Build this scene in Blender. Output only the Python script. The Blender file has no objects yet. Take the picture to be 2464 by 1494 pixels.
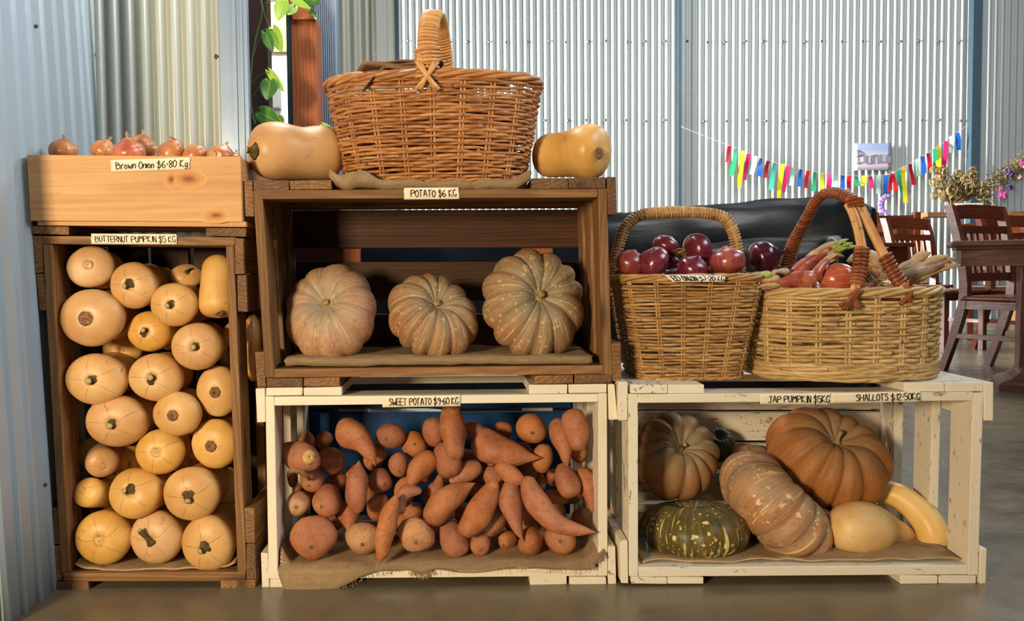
import bpy, bmesh, math, random
from mathutils import Vector, Matrix, noise
random.seed(7)
S = bpy.context.scene
C = S.collection
PI = math.pi

# ------------------------------------------------------------------ camera
FPX, PU, PV = 2100.0, 1110.0, 747.0
CAM = Vector((0.0, -1.757, 0.648))
CROT = (Matrix.Rotation(PI/2 - 0.0486, 3, 'X') @ Matrix.Rotation(-0.011, 3, 'Z'))
cd = bpy.data.cameras.new('camera'); cam = bpy.data.objects.new('camera', cd); C.objects.link(cam)
cd.sensor_width = 36.0; cd.lens = FPX/2464*36.0; cd.shift_x = (1232-PU)/2464
cam.matrix_world = Matrix.Translation(CAM) @ CROT.to_4x4()
cd.dof.use_dof = True; cd.dof.focus_distance = 1.80; cd.dof.aperture_fstop = 14.0
cd.clip_start = 0.05
S.camera = cam

# ------------------------------------------------------------------ light
w = bpy.data.worlds.new('World'); S.world = w; w.use_nodes = True
wn = w.node_tree.nodes; wl = w.node_tree.links
bg = wn['Background']
tc = wn.new('ShaderNodeTexCoord'); sp = wn.new('ShaderNodeSeparateXYZ'); wl.new(tc.outputs['Generated'], sp.inputs[0])
rp = wn.new('ShaderNodeValToRGB'); wl.new(sp.outputs[2], rp.inputs[0])
rp.color_ramp.elements[0].position = 0.0; rp.color_ramp.elements[0].color = (0.13, 0.13, 0.13, 1)
rp.color_ramp.elements[1].position = 0.75; rp.color_ramp.elements[1].color = (0.62, 0.74, 0.86, 1)
wl.new(rp.outputs[0], bg.inputs[0]); bg.inputs[1].default_value = 0.13

def area(name, loc, target, sx, sy, power, col, spread=PI):
    l = bpy.data.lights.new(name, 'AREA'); l.shape = 'RECTANGLE'; l.size = sx; l.size_y = sy
    l.energy = power; l.color = col; l.spread = spread
    o = bpy.data.objects.new(name, l); C.objects.link(o); o.location = loc
    o.rotation_euler = (Vector(target)-Vector(loc)).to_track_quat('-Z', 'Y').to_euler()
    return o
# low warm daylight from the open door at front left of the crates
area('door_daylight', (-1.50, -2.75, 0.95), (0.15, 0.1, 0.55), 0.42, 0.42, 104, (1.0, 0.79, 0.52))
# broad soft fill added from behind the camera
area('front_fill', (1.6, -5.0, 3.0), (0.3, 0.2, 0.5), 3.4, 2.4, 10, (1.0, 0.93, 0.82))
# side fill added at the right to bring out the wall ribs
area('right_side_fill', (2.3, -0.75, 2.5), (-0.8, 0.25, 1.15), 1.4, 0.7, 16, (0.90, 0.95, 1.0), math.radians(95))
# roof skylights over the far wall
area('roof_skylight', (3.4, 5.2, 5.6), (2.6, 8.2, 1.2), 6.5, 1.6, 85, (0.86, 0.94, 1.0))
area('far_wall_side_fill', (-9.0, 5.7, 3.0), (2.2, 8.2, 1.7), 2.0, 2.6, 760, (1.0, 0.97, 0.91), math.radians(50))  # added grazing lamp, far left, to stripe the far wall's ribs
# added lamp brightening the rear sheet, with no real source above it
area('rear_sheet_fill', (-0.30, 0.06, 1.78), (-0.72, 0.34, 1.15), 0.25, 0.5, 3.2, (1.0, 0.95, 0.82))
# sunlit wall outside the doorway
area('outdoor_daylight', (-0.42, 0.86, 2.25), (-0.47, 1.40, 1.05), 0.5, 0.4, 42, (1.0, 0.97, 0.90))
area('side_wall_fill', (0.9, 2.2, 3.6), (-0.6, 4.1, 1.4), 0.8, 0.8, 32, (0.95, 0.98, 1.0))  # fill added to brighten the side wall and the sofa
area('dining_fill', (4.6, 3.6, 4.4), (3.2, 4.4, 0.6), 2.2, 1.5, 160, (0.96, 0.98, 1.0))  # fill added to brighten the chairs and the floor around them
S.view_settings.view_transform = 'Standard'; S.view_settings.look = 'None'
S.view_settings.exposure = 0.0; S.view_settings.gamma = 1.0

# ------------------------------------------------------------------ measuring
def U(u, v, Y):
    d = CROT @ Vector(((u-PU)/FPX, -(v-PV)/FPX, -1.0))
    return CAM + d*((Y-CAM.y)/d.y)
def ppm(Y): return FPX/(Y-CAM.y)
def crop(ox, oy, s): return lambda x, y: (ox+x*s, oy+y*s)

# ------------------------------------------------------------------ naming
def tag(o, label=None, cat=None, group=None, kind=None):
    if label: o['label'] = label
    if cat: o['category'] = cat
    if group: o['group'] = group
    if kind: o['kind'] = kind
    return o
def empty(name, loc, label=None, cat=None, group=None):
    o = bpy.data.objects.new(name, None); C.objects.link(o); o.location = loc; o.empty_display_size = .05
    return tag(o, label, cat, group)

# ------------------------------------------------------------------ mesh builder
class MB:
    def __init__(s): s.v = []; s.f = []; s.t = []; s.p = []; s.sm = []
    def vert(s, co, tex=None, pol=(0, 0, 0)):
        s.v.append(Vector(co)); s.t.append(tuple(tex) if tex is not None else tuple(co)); s.p.append(tuple(pol)); return len(s.v)-1
    def face(s, idx, smooth=True): s.f.append(tuple(idx)); s.sm.append(smooth)
    def build(s, name, mat, parent=None, origin=None, mods=None):
        org = Vector(origin) if origin is not None else (Vector(parent['_o']) if parent is not None and '_o' in parent else Vector((0, 0, 0)))
        me = bpy.data.meshes.new(name)
        me.from_pydata([v-org for v in s.v], [], s.f)
        me.polygons.foreach_set('use_smooth', s.sm)
        for an, dat in (('tex', s.t), ('pol', s.p)):
            a = me.attributes.new(an, 'FLOAT_VECTOR', 'POINT'); a.data.foreach_set('vector', [c for t in dat for c in t])
        me.materials.append(mat); me.update()
        o = bpy.data.objects.new(name, me); C.objects.link(o)
        if parent is not None: o.parent = parent
        else:
            o.location = org; o['_o'] = tuple(org)
        return o
    # -- shapes
    def prism(s, A, B, grain=0, bev=0.0015, off=None, jit=0.0):
        """A,B: four corners each (front, back), same order; bevelled box. grain: 0 along A0-A1, 1 along A1-A2, 2 along A-B"""
        bm = bmesh.new()
        P = [Vector(p) + Vector((random.uniform(-jit, jit), random.uniform(-jit, jit), random.uniform(-jit, jit))) for p in list(A)+list(B)]
        vs = [bm.verts.new(p) for p in P]
        for q in ((0, 1, 2, 3), (7, 6, 5, 4), (0, 4, 5, 1), (1, 5, 6, 2), (2, 6, 7, 3), (3, 7, 4, 0)): bm.faces.new([vs[i] for i in q])
        bmesh.ops.recalc_face_normals(bm, faces=bm.faces[:])
        if bev: bmesh.ops.bevel(bm, geom=bm.edges[:], offset=bev, segments=2, affect='EDGES', profile=.6)
        ax = [(P[1]-P[0]).normalized(), (P[2]-P[1]).normalized(), (P[4]-P[0]).normalized()]
        e = [ax[grain], ax[(grain+1) % 3], ax[(grain+2) % 3]]
        off = off or (random.uniform(0, 40), random.uniform(-.06, .06), random.uniform(.01, .09)*random.choice((-1, 1)))
        c = sum(P, Vector())/8
        b0 = len(s.v); bm.verts.ensure_lookup_table(); bm.verts.index_update()
        for v in bm.verts:
            d = v.co-c; s.vert(v.co, (d.dot(e[0])+off[0], d.dot(e[1])+off[1], d.dot(e[2])+off[2]))
        for f in bm.faces: s.face([b0+v.index for v in f.verts], False)
        bm.free()
    def box(s, lo, hi, grain=0, bev=0.0015, jit=0, M=None):      # grain along x, y or z: 0, 1, 2
        grain = (0, 2, 1)[grain]
        x0, y0, z0 = lo; x1, y1, z1 = hi
        A = [(x0, y0, z1), (x1, y0, z1), (x1, y0, z0), (x0, y0, z0)]; B = [(x, y1, z) for x, y, z in A]
        if M is not None: A = [M @ Vector(p) for p in A]; B = [M @ Vector(p) for p in B]
        s.prism(A, B, grain, bev, None, jit)
    def tube(s, pts, rad, sides=6, closed=False, cap=True, off=None, flat=1.0, up=None):
        n = len(pts); pts = [Vector(p) for p in pts]
        R = rad if isinstance(rad, (list, tuple)) else [rad]*n
        off = random.uniform(0, 50) if off is None else off
        b0 = len(s.v); L = 0; nrm = None; oo = random.uniform(0, 9)
        for i in range(n):
            a = pts[(i-1) % n] if (closed or i) else pts[0]; b = pts[(i+1) % n] if (closed or i < n-1) else pts[-1]
            T = (b-a)
            T = T.normalized() if T.length > 1e-9 else Vector((0, 0, 1))
            if up is not None: nrm = (Vector(up)-T*T.dot(Vector(up))).normalized()
            elif nrm is None: nrm = T.orthogonal().normalized()
            else:
                nrm = nrm-T*T.dot(nrm); nrm = nrm.normalized() if nrm.length > 1e-6 else T.orthogonal().normalized()
            bn = T.cross(nrm)
            if i: L += (pts[i]-pts[i-1]).length
            for k in range(sides):
                th = 2*PI*k/sides; c, sn = math.cos(th), math.sin(th)
                s.vert(pts[i]+nrm*(c*R[i]*flat)+bn*(sn*R[i]), (L+off, c*R[i]+oo, sn*R[i]), (c, sn, i/max(1, n-1)))
        m = n if closed else n-1
        for i in range(m):
            for k in range(sides):
                a = b0+i*sides; b = b0+((i+1) % n)*sides; k2 = (k+1) % sides
                s.face((a+k, a+k2, b+k2, b+k))
        if cap and not closed:
            s.face([b0+k for k in range(sides)][::-1]); s.face([b0+(n-1)*sides+k for k in range(sides)])
    def sweep(s, pts, rad, seg=26, sq=1.0, lob=0, ld=0.0, bump=0.0, ns=18.0, off=None, up=(0, 0, 1), ph=0.0):
        """closed fruit body along a centreline; rad may be 0 at ends"""
        off = off or Vector((random.uniform(0, 50), random.uniform(0, 50), random.uniform(0, 50)))
        n = len(pts); b0 = len(s.v); nrm = None; c0 = sum((Vector(p) for p in pts), Vector())/n
        for i in range(n):
            T = (pts[min(n-1, i+1)]-pts[max(0, i-1)]).normalized()
            if nrm is None:
                u_ = Vector(up)
                if abs(u_.dot(T)) > .9: u_ = Vector((0, 1, 0))
                nrm = (u_-T*T.dot(u_)).normalized()
            else: nrm = (nrm-T*T.dot(nrm)).normalized()
            bn = T.cross(nrm)
            for k in range(seg):
                th = 2*PI*k/seg; c, sn = math.cos(th), math.sin(th); r = rad[i]
                if lob: r *= 1-ld*(1-abs(math.sin(lob*.5*th+ph))**.6)
                p = pts[i]+nrm*(c*r)+bn*(sn*r*sq)
                if bump:
                    q = (p-c0)*ns+off; p = p+(nrm*c+bn*sn)*(noise.noise(q)*bump*min(1, rad[i]/.012))
                s.vert(p, (p-c0)+off, (c, sn, i/(n-1)))
        for i in range(n-1):
            for k in range(seg):
                k2 = (k+1) % seg; a = b0+i*seg; b = a+seg
                s.face((a+k, b+k, b+k2, a+k2))
        s.face([b0+k for k in range(seg)]); s.face([b0+(n-1)*seg+k for k in range(seg)][::-1])
    def grid(s, nx, ny, fn, tex=None, pol=None, smooth=True):
        b0 = len(s.v)
        for j in range(ny+1):
            for i in range(nx+1):
                p = fn(i/nx, j/ny); s.vert(p, tex(i/nx, j/ny) if tex else p, pol(i/nx, j/ny) if pol else (i/nx, j/ny, 0))
        for j in range(ny):
            for i in range(nx):
                a = b0+j*(nx+1)+i; s.face((a, a+1, a+nx+2, a+nx+1), smooth)
def solid(o, t, off=0.0):
    m = o.modifiers.new('thickness', 'SOLIDIFY'); m.thickness = t; m.offset = off; return o

def interp(keys, t):
    """Catmull-Rom through (t, value) keys"""
    ks = keys
    if t <= ks[0][0]: return ks[0][1]
    if t >= ks[-1][0]: return ks[-1][1]
    for i in range(len(ks)-1):
        if ks[i][0] <= t <= ks[i+1][0]: break
    p1, p2 = ks[i], ks[i+1]; p0 = ks[i-1] if i else p1; p3 = ks[i+2] if i+2 < len(ks) else p2
    u = (t-p1[0])/(p2[0]-p1[0]); h = p2[0]-p1[0]
    m1 = (p2[1]-p0[1])/(p2[0]-p0[0])*h if p2[0] != p0[0] else 0*(p2[1])
    m2 = (p3[1]-p1[1])/(p3[0]-p1[0])*h if p3[0] != p1[0] else 0*(p2[1])
    u2, u3 = u*u, u*u*u
    return p1[1]*(2*u3-3*u2+1)+m1*(u3-2*u2+u)+p2[1]*(-2*u3+3*u2)+m2*(u3-u2)
def smooth_path(pts, n):
    pts = [Vector(p) for p in pts]; d = [0]
    for i in range(1, len(pts)): d.append(d[-1]+max(1e-6, (pts[i]-pts[i-1]).length))
    ks = [(a/d[-1], p) for a, p in zip(d, pts)]
    return [interp(ks, i/(n-1)) for i in range(n)]

# ------------------------------------------------------------------ materials
def sr(r, g, b):
    f = lambda c: (c/255/12.92 if c/255 <= .04045 else ((c/255+.055)/1.055)**2.4)
    return (f(r), f(g), f(b), 1)
class G:
    def __init__(s, name, rough=.6, spec=.4, metal=0.0):
        s.m = bpy.data.materials.new(name); s.m.use_nodes = True; s.nt = s.m.node_tree
        s.b = s.nt.nodes['Principled BSDF']; s.set('Roughness', rough); s.set('Specular IOR Level', spec); s.set('Metallic', metal)
    def set(s, k, v):
        if isinstance(v, bpy.types.NodeSocket): s.nt.links.new(v, s.b.inputs[k])
        else: s.b.inputs[k].default_value = v
    def n(s, typ, ins=None, out=0, **kw):
        x = s.nt.nodes.new('ShaderNode'+typ)
        for k, v in kw.items(): setattr(x, k, v)
        for k, v in (ins or {}).items():
            if isinstance(v, bpy.types.NodeSocket): s.nt.links.new(v, x.inputs[k])
            else: x.inputs[k].default_value = v
        return x.outputs[out]
    def attr(s, name, out=1): return s.n('Attribute', None, out, attribute_name=name)
    def obj(s): return s.n('TexCoord', None, 3)
    def rnd(s): return s.n('ObjectInfo', None, 5)
    def map(s, v, scale=(1, 1, 1), loc=(0, 0, 0)): return s.n('Mapping', {0: v, 1: loc, 3: scale})
    def noise(s, v, scale=5, detail=3, rough=.5, dist=0): return s.n('TexNoise', {'Vector': v, 'Scale': scale, 'Detail': detail, 'Roughness': rough, 'Distortion': dist})
    def vor(s, v, scale=5, rnd=1.0, out=0): return s.n('TexVoronoi', {'Vector': v, 'Scale': scale, 'Randomness': rnd}, out)
    def ramp(s, v, stops, interp='LINEAR'):
        x = s.nt.nodes.new('ShaderNodeValToRGB'); s.nt.links.new(v, x.inputs[0]); r = x.color_ramp; r.interpolation = interp
        while len(r.elements) < len(stops): r.elements.new(.5)
        for e, (p, c) in zip(r.elements, stops): e.position = p; e.color = c if hasattr(c, '__len__') else (c, c, c, 1)
        return x.outputs[0]
    def mix(s, f, a, b, mode='MIX'):
        x = s.nt.nodes.new('ShaderNodeMix'); x.data_type = 'RGBA'; x.blend_type = mode
        for i, v in ((0, f), (6, a), (7, b)):
            if isinstance(v, bpy.types.NodeSocket): s.nt.links.new(v, x.inputs[i])
            else: x.inputs[i].default_value = v
        return x.outputs[2]
    def math(s, op, a, b=0.0, c=0.0): 
        return s.n('Math', {0: a, 1: b, 2: c}, operation=op)
    def sep(s, v, i): return s.n('SeparateXYZ', {0: v}, i)
    def bump(s, h, strength=.3, dist=.01): s.set('Normal', s.n('Bump', {'Height': h, 'Strength': strength, 'Distance': dist}))
    def col(s, v): s.set('Base Color', v)

def flat(name, c, rough=.6, spec=.4, metal=0): 
    g = G(name, rough, spec, metal); g.col(c); return g.m

def wood_mat(name, dark, mid, light, rough=.65, ring=38, knots=True, streak=.6, spec=.3, ringamp=.13):
    g = G(name, rough, spec); t = g.attr('tex')
    wob = g.noise(g.map(t, (2.5, 9, 9)), 1, 2)
    tw = g.n('VectorMath', {0: t, 1: g.n('VectorMath', {0: g.n('CombineXYZ', {0: 0.0, 1: wob, 2: wob}), 3: .035}, operation='SCALE')}, operation='ADD')
    rings = g.n('TexWave', {'Vector': tw, 'Scale': ring, 'Distortion': 1.2, 'Detail': 2, 'Detail Scale': 1.5}, wave_type='RINGS', rings_direction='X')
    st = g.noise(g.map(t, (3, 130, 130)), 1, 4, .65)
    big = g.noise(g.map(t, (2.2, 14, 14)), 1, 3, .6)
    a = g.math('MULTIPLY_ADD', rings, ringamp, g.math('MULTIPLY', st, streak))
    a = g.math('MULTIPLY_ADD', big, .45, g.math('SUBTRACT', a, .22-(.34-ringamp)*.5))
    c = g.ramp(a, [(.18, dark), (.52, mid), (.85, light)])
    if knots:
        vd = g.vor(g.map(t, (4.2, 15, 15)), 1)
        k = g.ramp(vd, [(.06, 1.0), (.14, .55), (.24, 0.0)])
        c = g.mix(g.math('MULTIPLY', k, .75), c, [x*.45 for x in dark[:3]]+[1])
    dirt = g.ramp(g.noise(g.map(t, (9, 60, 60)), 1, 5, .7), [(.60, 0.0), (.74, 1.0)])
    c = g.mix(g.math('MULTIPLY', dirt, .35), c, [x*.5 for x in dark[:3]]+[1])
    rr = g.rnd()
    c = g.mix(g.math('MULTIPLY', rr, .22), c, dark)
    g.col(c)
    g.bump(g.math('ADD', st, g.math('MULTIPLY', rings, .3)), .35, .002)
    return g.m
def paint_mat(name, paint, paint2, under, chip=.62):
    g = G(name, .5, .35); t = g.attr('tex')
    big = g.noise(g.map(t, (3, 16, 16)), 1, 4, .6)
    c = g.mix(big, paint, paint2)
    n1 = g.noise(g.map(t, (26, 90, 90)), 1, 6, .72); n2 = g.noise(g.map(t, (2.5, 9, 9)), 1, 3)
    k = g.ramp(g.math('MULTIPLY_ADD', n2, .3, n1), [(chip+.20, 0.0), (chip+.24, 1.0)])
    c = g.mix(g.math('MULTIPLY', k, .8), c, under)
    st = g.noise(g.map(t, (5, 160, 160)), 1, 3, .6)
    lines = g.ramp(st, [(.66, 0.0), (.76, .28)])
    c = g.mix(lines, c, under)
    g.col(c); g.bump(g.math('SUBTRACT', st, k), .3, .0015)
    return g.m

M = {}
M['brown'] = wood_mat('brown_timber', sr(74, 50, 30), sr(144, 104, 64), sr(192, 148, 98))
M['darkbrown'] = wood_mat('stained_shaded_timber', sr(34, 20, 12), sr(76, 46, 25), sr(108, 70, 40))  # back boards: dark reddish stain, with the crates' inner shade mixed in
M['brown2'] = wood_mat('weathered_brown_timber', sr(62, 43, 29), sr(118, 85, 57), sr(158, 120, 82))
M['pine'] = wood_mat('pale_pine', sr(188, 138, 88), sr(214, 168, 114), sr(228, 190, 138), ring=24, streak=.5, ringamp=.10, knots=False)
M['post'] = wood_mat('red_timber', sr(122, 64, 36), sr(170, 98, 58), sr(196, 124, 78), ring=30, knots=False, ringamp=.12)
M['chair'] = wood_mat('varnished_red_timber', sr(58, 24, 12), sr(104, 50, 28), sr(146, 80, 46), rough=.28, knots=False, spec=.5)
M['table'] = wood_mat('worn_dark_timber', sr(70, 40, 30), sr(116, 76, 62), sr(176, 146, 130), rough=.33, knots=False, spec=.5)
M['white'] = paint_mat('white_painted_timber', sr(240, 232, 210), sr(226, 216, 192), sr(122, 98, 66))
M['white2'] = paint_mat('chipped_white_painted_timber', sr(238, 230, 212), sr(222, 212, 190), sr(104, 82, 56), chip=.545)
M['blue'] = paint_mat('blue_painted_timber', sr(0, 74, 134), sr(0, 56, 108), sr(14, 50, 80), chip=.66)

def gourd_mat(name, c1, c2, c3, scuff, rough=.42, line=None, lineamt=.8):
    """butternut style skin"""
    g = G(name, rough, .45); t = g.attr('tex'); p = g.attr('pol')
    n1 = g.noise(t, 11, 4, .55); c = g.ramp(n1, [(.3, c1), (.52, c2), (.75, c3)])
    fib = g.noise(g.map(p, (9, 9, 1.2)), 1, 3, .6)
    c = g.mix(g.math('MULTIPLY', g.ramp(fib, [(.5, 0.0), (.72, 1.0)]), .16), c, c3)
    sc = g.math('MULTIPLY', g.ramp(g.noise(t, 62, 5, .75), [(.57, 0.0), (.68, 1.0)]), g.ramp(g.noise(t, 15, 2), [(.52, 0.0), (.63, 1.0)]))
    c = g.mix(g.math('MULTIPLY', sc, .75), c, scuff)
    dots = g.math('MULTIPLY', g.ramp(g.vor(t, 95), [(.08, 1.0), (.16, 0.0)]), g.ramp(g.noise(t, 40, 2), [(.55, 0.0), (.62, 1.0)]))
    c = g.mix(g.math('MULTIPLY', dots, .6), c, scuff)
    if line:
        x, y, z = g.sep(p, 0), g.sep(p, 1), g.sep(p, 2)
        ang = g.math('ARCTAN2', y, x)
        wob = g.math('MULTIPLY_ADD', g.noise(t, 24, 2), .5, ang)
        s5 = g.math('ABSOLUTE', g.math('SINE', g.math('MULTIPLY', wob, 2.5)))
        thin = g.ramp(s5, [(.0, 1.0), (.035, .75), (.085, 0.0)])
        fade = g.ramp(g.math('ADD', z, g.math('MULTIPLY', g.noise(t, 9, 1), .12)), [(.15, 1.0), (.33, 0.0)])
        c = g.mix(g.math('MULTIPLY', g.math('MULTIPLY', thin, fade), lineamt), c, line)
    hue = g.n('HueSaturation', {'Hue': g.math('MULTIPLY_ADD', g.rnd(), .012, .494), 'Saturation': g.math('MULTIPLY_ADD', g.rnd(), .16, .90), 'Value': g.math('MULTIPLY_ADD', g.rnd(), .14, .92), 'Color': c})
    g.col(hue); g.set('Roughness', g.ramp(n1, [(.3, rough-.06), (.8, rough+.12)]))
    g.set('Subsurface Weight', .06); g.set('Subsurface Radius', (.02, .01, .004)); g.set('Subsurface Scale', .3)
    g.bump(g.noise(t, 45, 3), .06, .004)
    return g.m
M['bnut'] = gourd_mat('butternut_skin', sr(200, 146, 76), sr(214, 164, 94), sr(226, 186, 120), sr(128, 78, 42), line=sr(96, 88, 40))
M['bnutplain'] = gourd_mat('butternut_skin_plain', sr(202, 148, 80), sr(216, 168, 100), sr(230, 192, 130), sr(128, 80, 44))
M['squash'] = gourd_mat('pale_squash_skin', sr(216, 166, 98), sr(232, 192, 122), sr(244, 214, 152), sr(122, 84, 40))

def kabocha_mat(name, skin1, skin2, green, pale, spots=.5, greenness=.45, spotscale=34, rough=.55, speck=1.0, fibre=1.0):
    g = G(name, rough, .35); t = g.attr('tex'); p = g.attr('pol'); z = g.sep(p, 2)
    n1 = g.noise(t, 9, 4, .6)
    c = g.ramp(n1, [(.35, skin1), (.65, skin2)])
    orp = g.ramp(g.noise(g.map(t, (1, 1, 1), (4, 2, 7)), 17, 4, .65), [(.54, 0.0), (.66, .6*fibre)]); c = g.mix(orp, c, sr(188, 112, 52))
    st = g.noise(g.map(p, (8, 8, 1.5)), 1, 4, .6)
    gm = g.math('MULTIPLY', g.ramp(g.math('ADD', g.math('MULTIPLY', st, .55), g.math('MULTIPLY', n1, .45)), [(.62-greenness*.5, 0.0), (.86-greenness*.5, 1.0)]), 1.0)
    c = g.mix(g.math('MULTIPLY', gm, .8), c, green)
    c = g.mix(g.ramp(z, [(.05, .75), (.30, 0.0)]), c, g.mix(st, green, sr(150, 150, 128)))
    # pale radial flames and specks
    fl = g.noise(g.map(p, (13, 13, 2.4), (3, 1, 0)), 1, 3, .55)
    c = g.mix(g.math('MULTIPLY', g.ramp(fl, [(.60, 0.0), (.66, .85)]), spots), c, pale)
    dist = g.n('VectorMath', {0: t, 1: g.n('VectorMath', {0: g.n('TexNoise', {'Vector': t, 'Scale': 70.0, 'Detail': 3}, 1), 3: .016}, operation='SCALE')}, operation='ADD')
    sv = g.vor(dist, spotscale*2.6); sn = g.noise(t, 22, 2)
    c = g.mix(g.math('MULTIPLY', g.math('MULTIPLY', g.ramp(sv, [(.20, 1.0), (.30, 0.0)]), g.ramp(sn, [(.46, 0.0), (.56, 1.0)])), speck), c, pale)
    big = g.math('MULTIPLY', g.ramp(g.math('ADD', g.vor(g.n('VectorMath', {0: t, 1: g.n('VectorMath', {0: g.n('TexNoise', {'Vector': t, 'Scale': 45.0, 'Detail': 3}, 1), 3: .03}, operation='SCALE')}, operation='ADD'), spotscale), g.math('MULTIPLY', g.noise(t, 60, 2), .25)), [(.30, 1.0), (.34, 0.0)]), g.ramp(g.noise(t, 12, 2), [(.45, 0.0), (.52, 1.0)]))
    c = g.mix(g.math('MULTIPLY', big, spots), c, pale)
    fib = g.noise(g.map(p, (34, 34, 2.0)), 1, 4, .65); c = g.mix(g.ramp(fib, [(.45, 0.0), (.75, .5*fibre)]), c, sr(216, 186, 146)); c = g.mix(g.ramp(fib, [(.25, .45*fibre), (.5, 0.0)]), c, sr(134, 96, 62))
    dt = g.math('MULTIPLY', g.ramp(g.noise(t, 85, 5, .75), [(.54, 0.0), (.70, 1.0)]), .45)
    c = g.mix(dt, c, sr(92, 62, 34))
    g.col(c); g.bump(g.noise(t, 55, 4, .6), .12, .004)
    return g.m
M['kab1'] = kabocha_mat('dusty_pumpkin_skin', sr(174, 122, 86), sr(190, 152, 122), sr(150, 142, 120), sr(220, 180, 132), .5, .26, spotscale=30, speck=.4)
M['kab2'] = kabocha_mat('dusty_green_pumpkin_skin', sr(152, 102, 64), sr(174, 134, 98), sr(106, 104, 76), sr(222, 182, 128), .7, .40, spotscale=28, speck=.6)
M['kab3'] = kabocha_mat('bronze_pumpkin_skin', sr(156, 108, 66), sr(178, 140, 102), sr(100, 100, 72), sr(222, 184, 130), .6, .44, spotscale=28, speck=.8)
M['greensp'] = kabocha_mat('speckled_green_pumpkin_skin', sr(52, 66, 16), sr(118, 94, 30), sr(38, 54, 16), sr(232, 208, 138), 1.0, .45, spotscale=36, rough=.42, fibre=.35)
M['pinksp'] = kabocha_mat('speckled_pink_pumpkin_skin', sr(178, 120, 72), sr(190, 150, 120), sr(124, 122, 88), sr(230, 198, 148), 1.0, .34, spotscale=34, rough=.5, fibre=.6)
M['orange'] = kabocha_mat('orange_ribbed_pumpkin_skin', sr(146, 86, 34), sr(166, 106, 50), sr(128, 82, 38), sr(186, 134, 80), .12, .16, speck=.15, fibre=.3)
M['greyor'] = kabocha_mat('grey_orange_ribbed_pumpkin_skin', sr(158, 96, 48), sr(150, 114, 70), sr(112, 104, 66), sr(170, 132, 90), .10, .44, speck=.1, fibre=.35)
M['darkgreen'] = flat('dark_green_squash_skin', sr(42, 50, 34), .5)

def stem_mat(name, a, b, c_, tip=None):
    g = G(name, .8, .2); t = g.attr('tex'); p = g.attr('pol')
    c = g.ramp(g.noise(t, 90, 4, .7), [(.3, a), (.55, b), (.75, c_)])
    if tip: c = g.mix(g.ramp(g.sep(p, 2), [(.86, 0.0), (.93, .85)]), c, tip)
    g.col(c); g.bump(g.noise(t, 160, 4, .7), .6, .003); return g.m
M['stem'] = stem_mat('dark_dry_stem', sr(58, 46, 24), sr(92, 76, 42), sr(140, 116, 72), sr(196, 172, 118))
M['stemtan'] = stem_mat('tan_corky_stem', sr(120, 96, 58), sr(164, 138, 92), sr(200, 176, 128))
M['scar'] = stem_mat('corky_brown_scar', sr(96, 66, 40), sr(140, 104, 70), sr(176, 138, 98))
M['scarpale'] = stem_mat('pale_corky_scar', sr(182, 138, 82), sr(216, 176, 116), sr(240, 214, 164))

def potato_mat(name, a, b, c_):
    g = G(name, .55, .35); t = g.attr('tex'); p = g.attr('pol')
    n1 = g.noise(t, 14, 4, .6); c = g.ramp(n1, [(.28, a), (.5, b), (.75, c_)])
    ringn = g.noise(g.map(p, (2.2, 2.2, 26)), 1, 5, .7)
    c = g.mix(g.math('MULTIPLY', g.ramp(ringn, [(.52, 0.0), (.68, 1.0)]), .42), c, sr(116, 66, 38))
    z = g.sep(p, 2)
    c = g.mix(g.ramp(z, [(.0, .7), (.09, 0.0), (.90, 0.0), (1.0, .7)]), c, sr(150, 116, 84))
    pits = g.math('MULTIPLY', g.ramp(g.math('MULTIPLY_ADD', g.noise(t, 160, 3, .7), .3, g.vor(t, 105)), [(.20, 1.0), (.34, 0.0)]), g.ramp(g.noise(t, 42, 2), [(.50, 0.0), (.60, 1.0)]))
    c = g.mix(g.math('MULTIPLY', pits, .8), c, sr(84, 46, 28))
    dirt = g.ramp(g.noise(t, 30, 6, .78), [(.54, 0.0), (.70, .65)])
    c = g.mix(dirt, c, sr(192, 146, 106))
    dk_ = g.ramp(g.noise(t, 21, 5, .7), [(.30, .55), (.46, 0.0)]); c = g.mix(dk_, c, sr(126, 68, 40))
    hue = g.n('HueSaturation', {'Hue': g.math('MULTIPLY_ADD', g.rnd(), .007, .4975), 'Saturation': g.math('MULTIPLY_ADD', g.rnd(), .12, .88), 'Value': g.math('MULTIPLY_ADD', g.rnd(), .16, .9), 'Color': c})
    g.col(hue); g.bump(g.math('SUBTRACT', g.math('MULTIPLY_ADD', ringn, .7, g.noise(t, 50, 4, .6)), pits), .45, .005); return g.m
M['swp'] = potato_mat('sweet_potato_skin', sr(158, 88, 48), sr(182, 108, 62), sr(198, 130, 82))
M['swpale'] = potato_mat('pale_sweet_potato_skin', sr(184, 120, 70), sr(198, 140, 88), sr(212, 162, 110))

M['potato'] = potato_mat('brown_potato_skin', sr(120, 84, 52), sr(150, 110, 70), sr(172, 134, 92))

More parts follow.
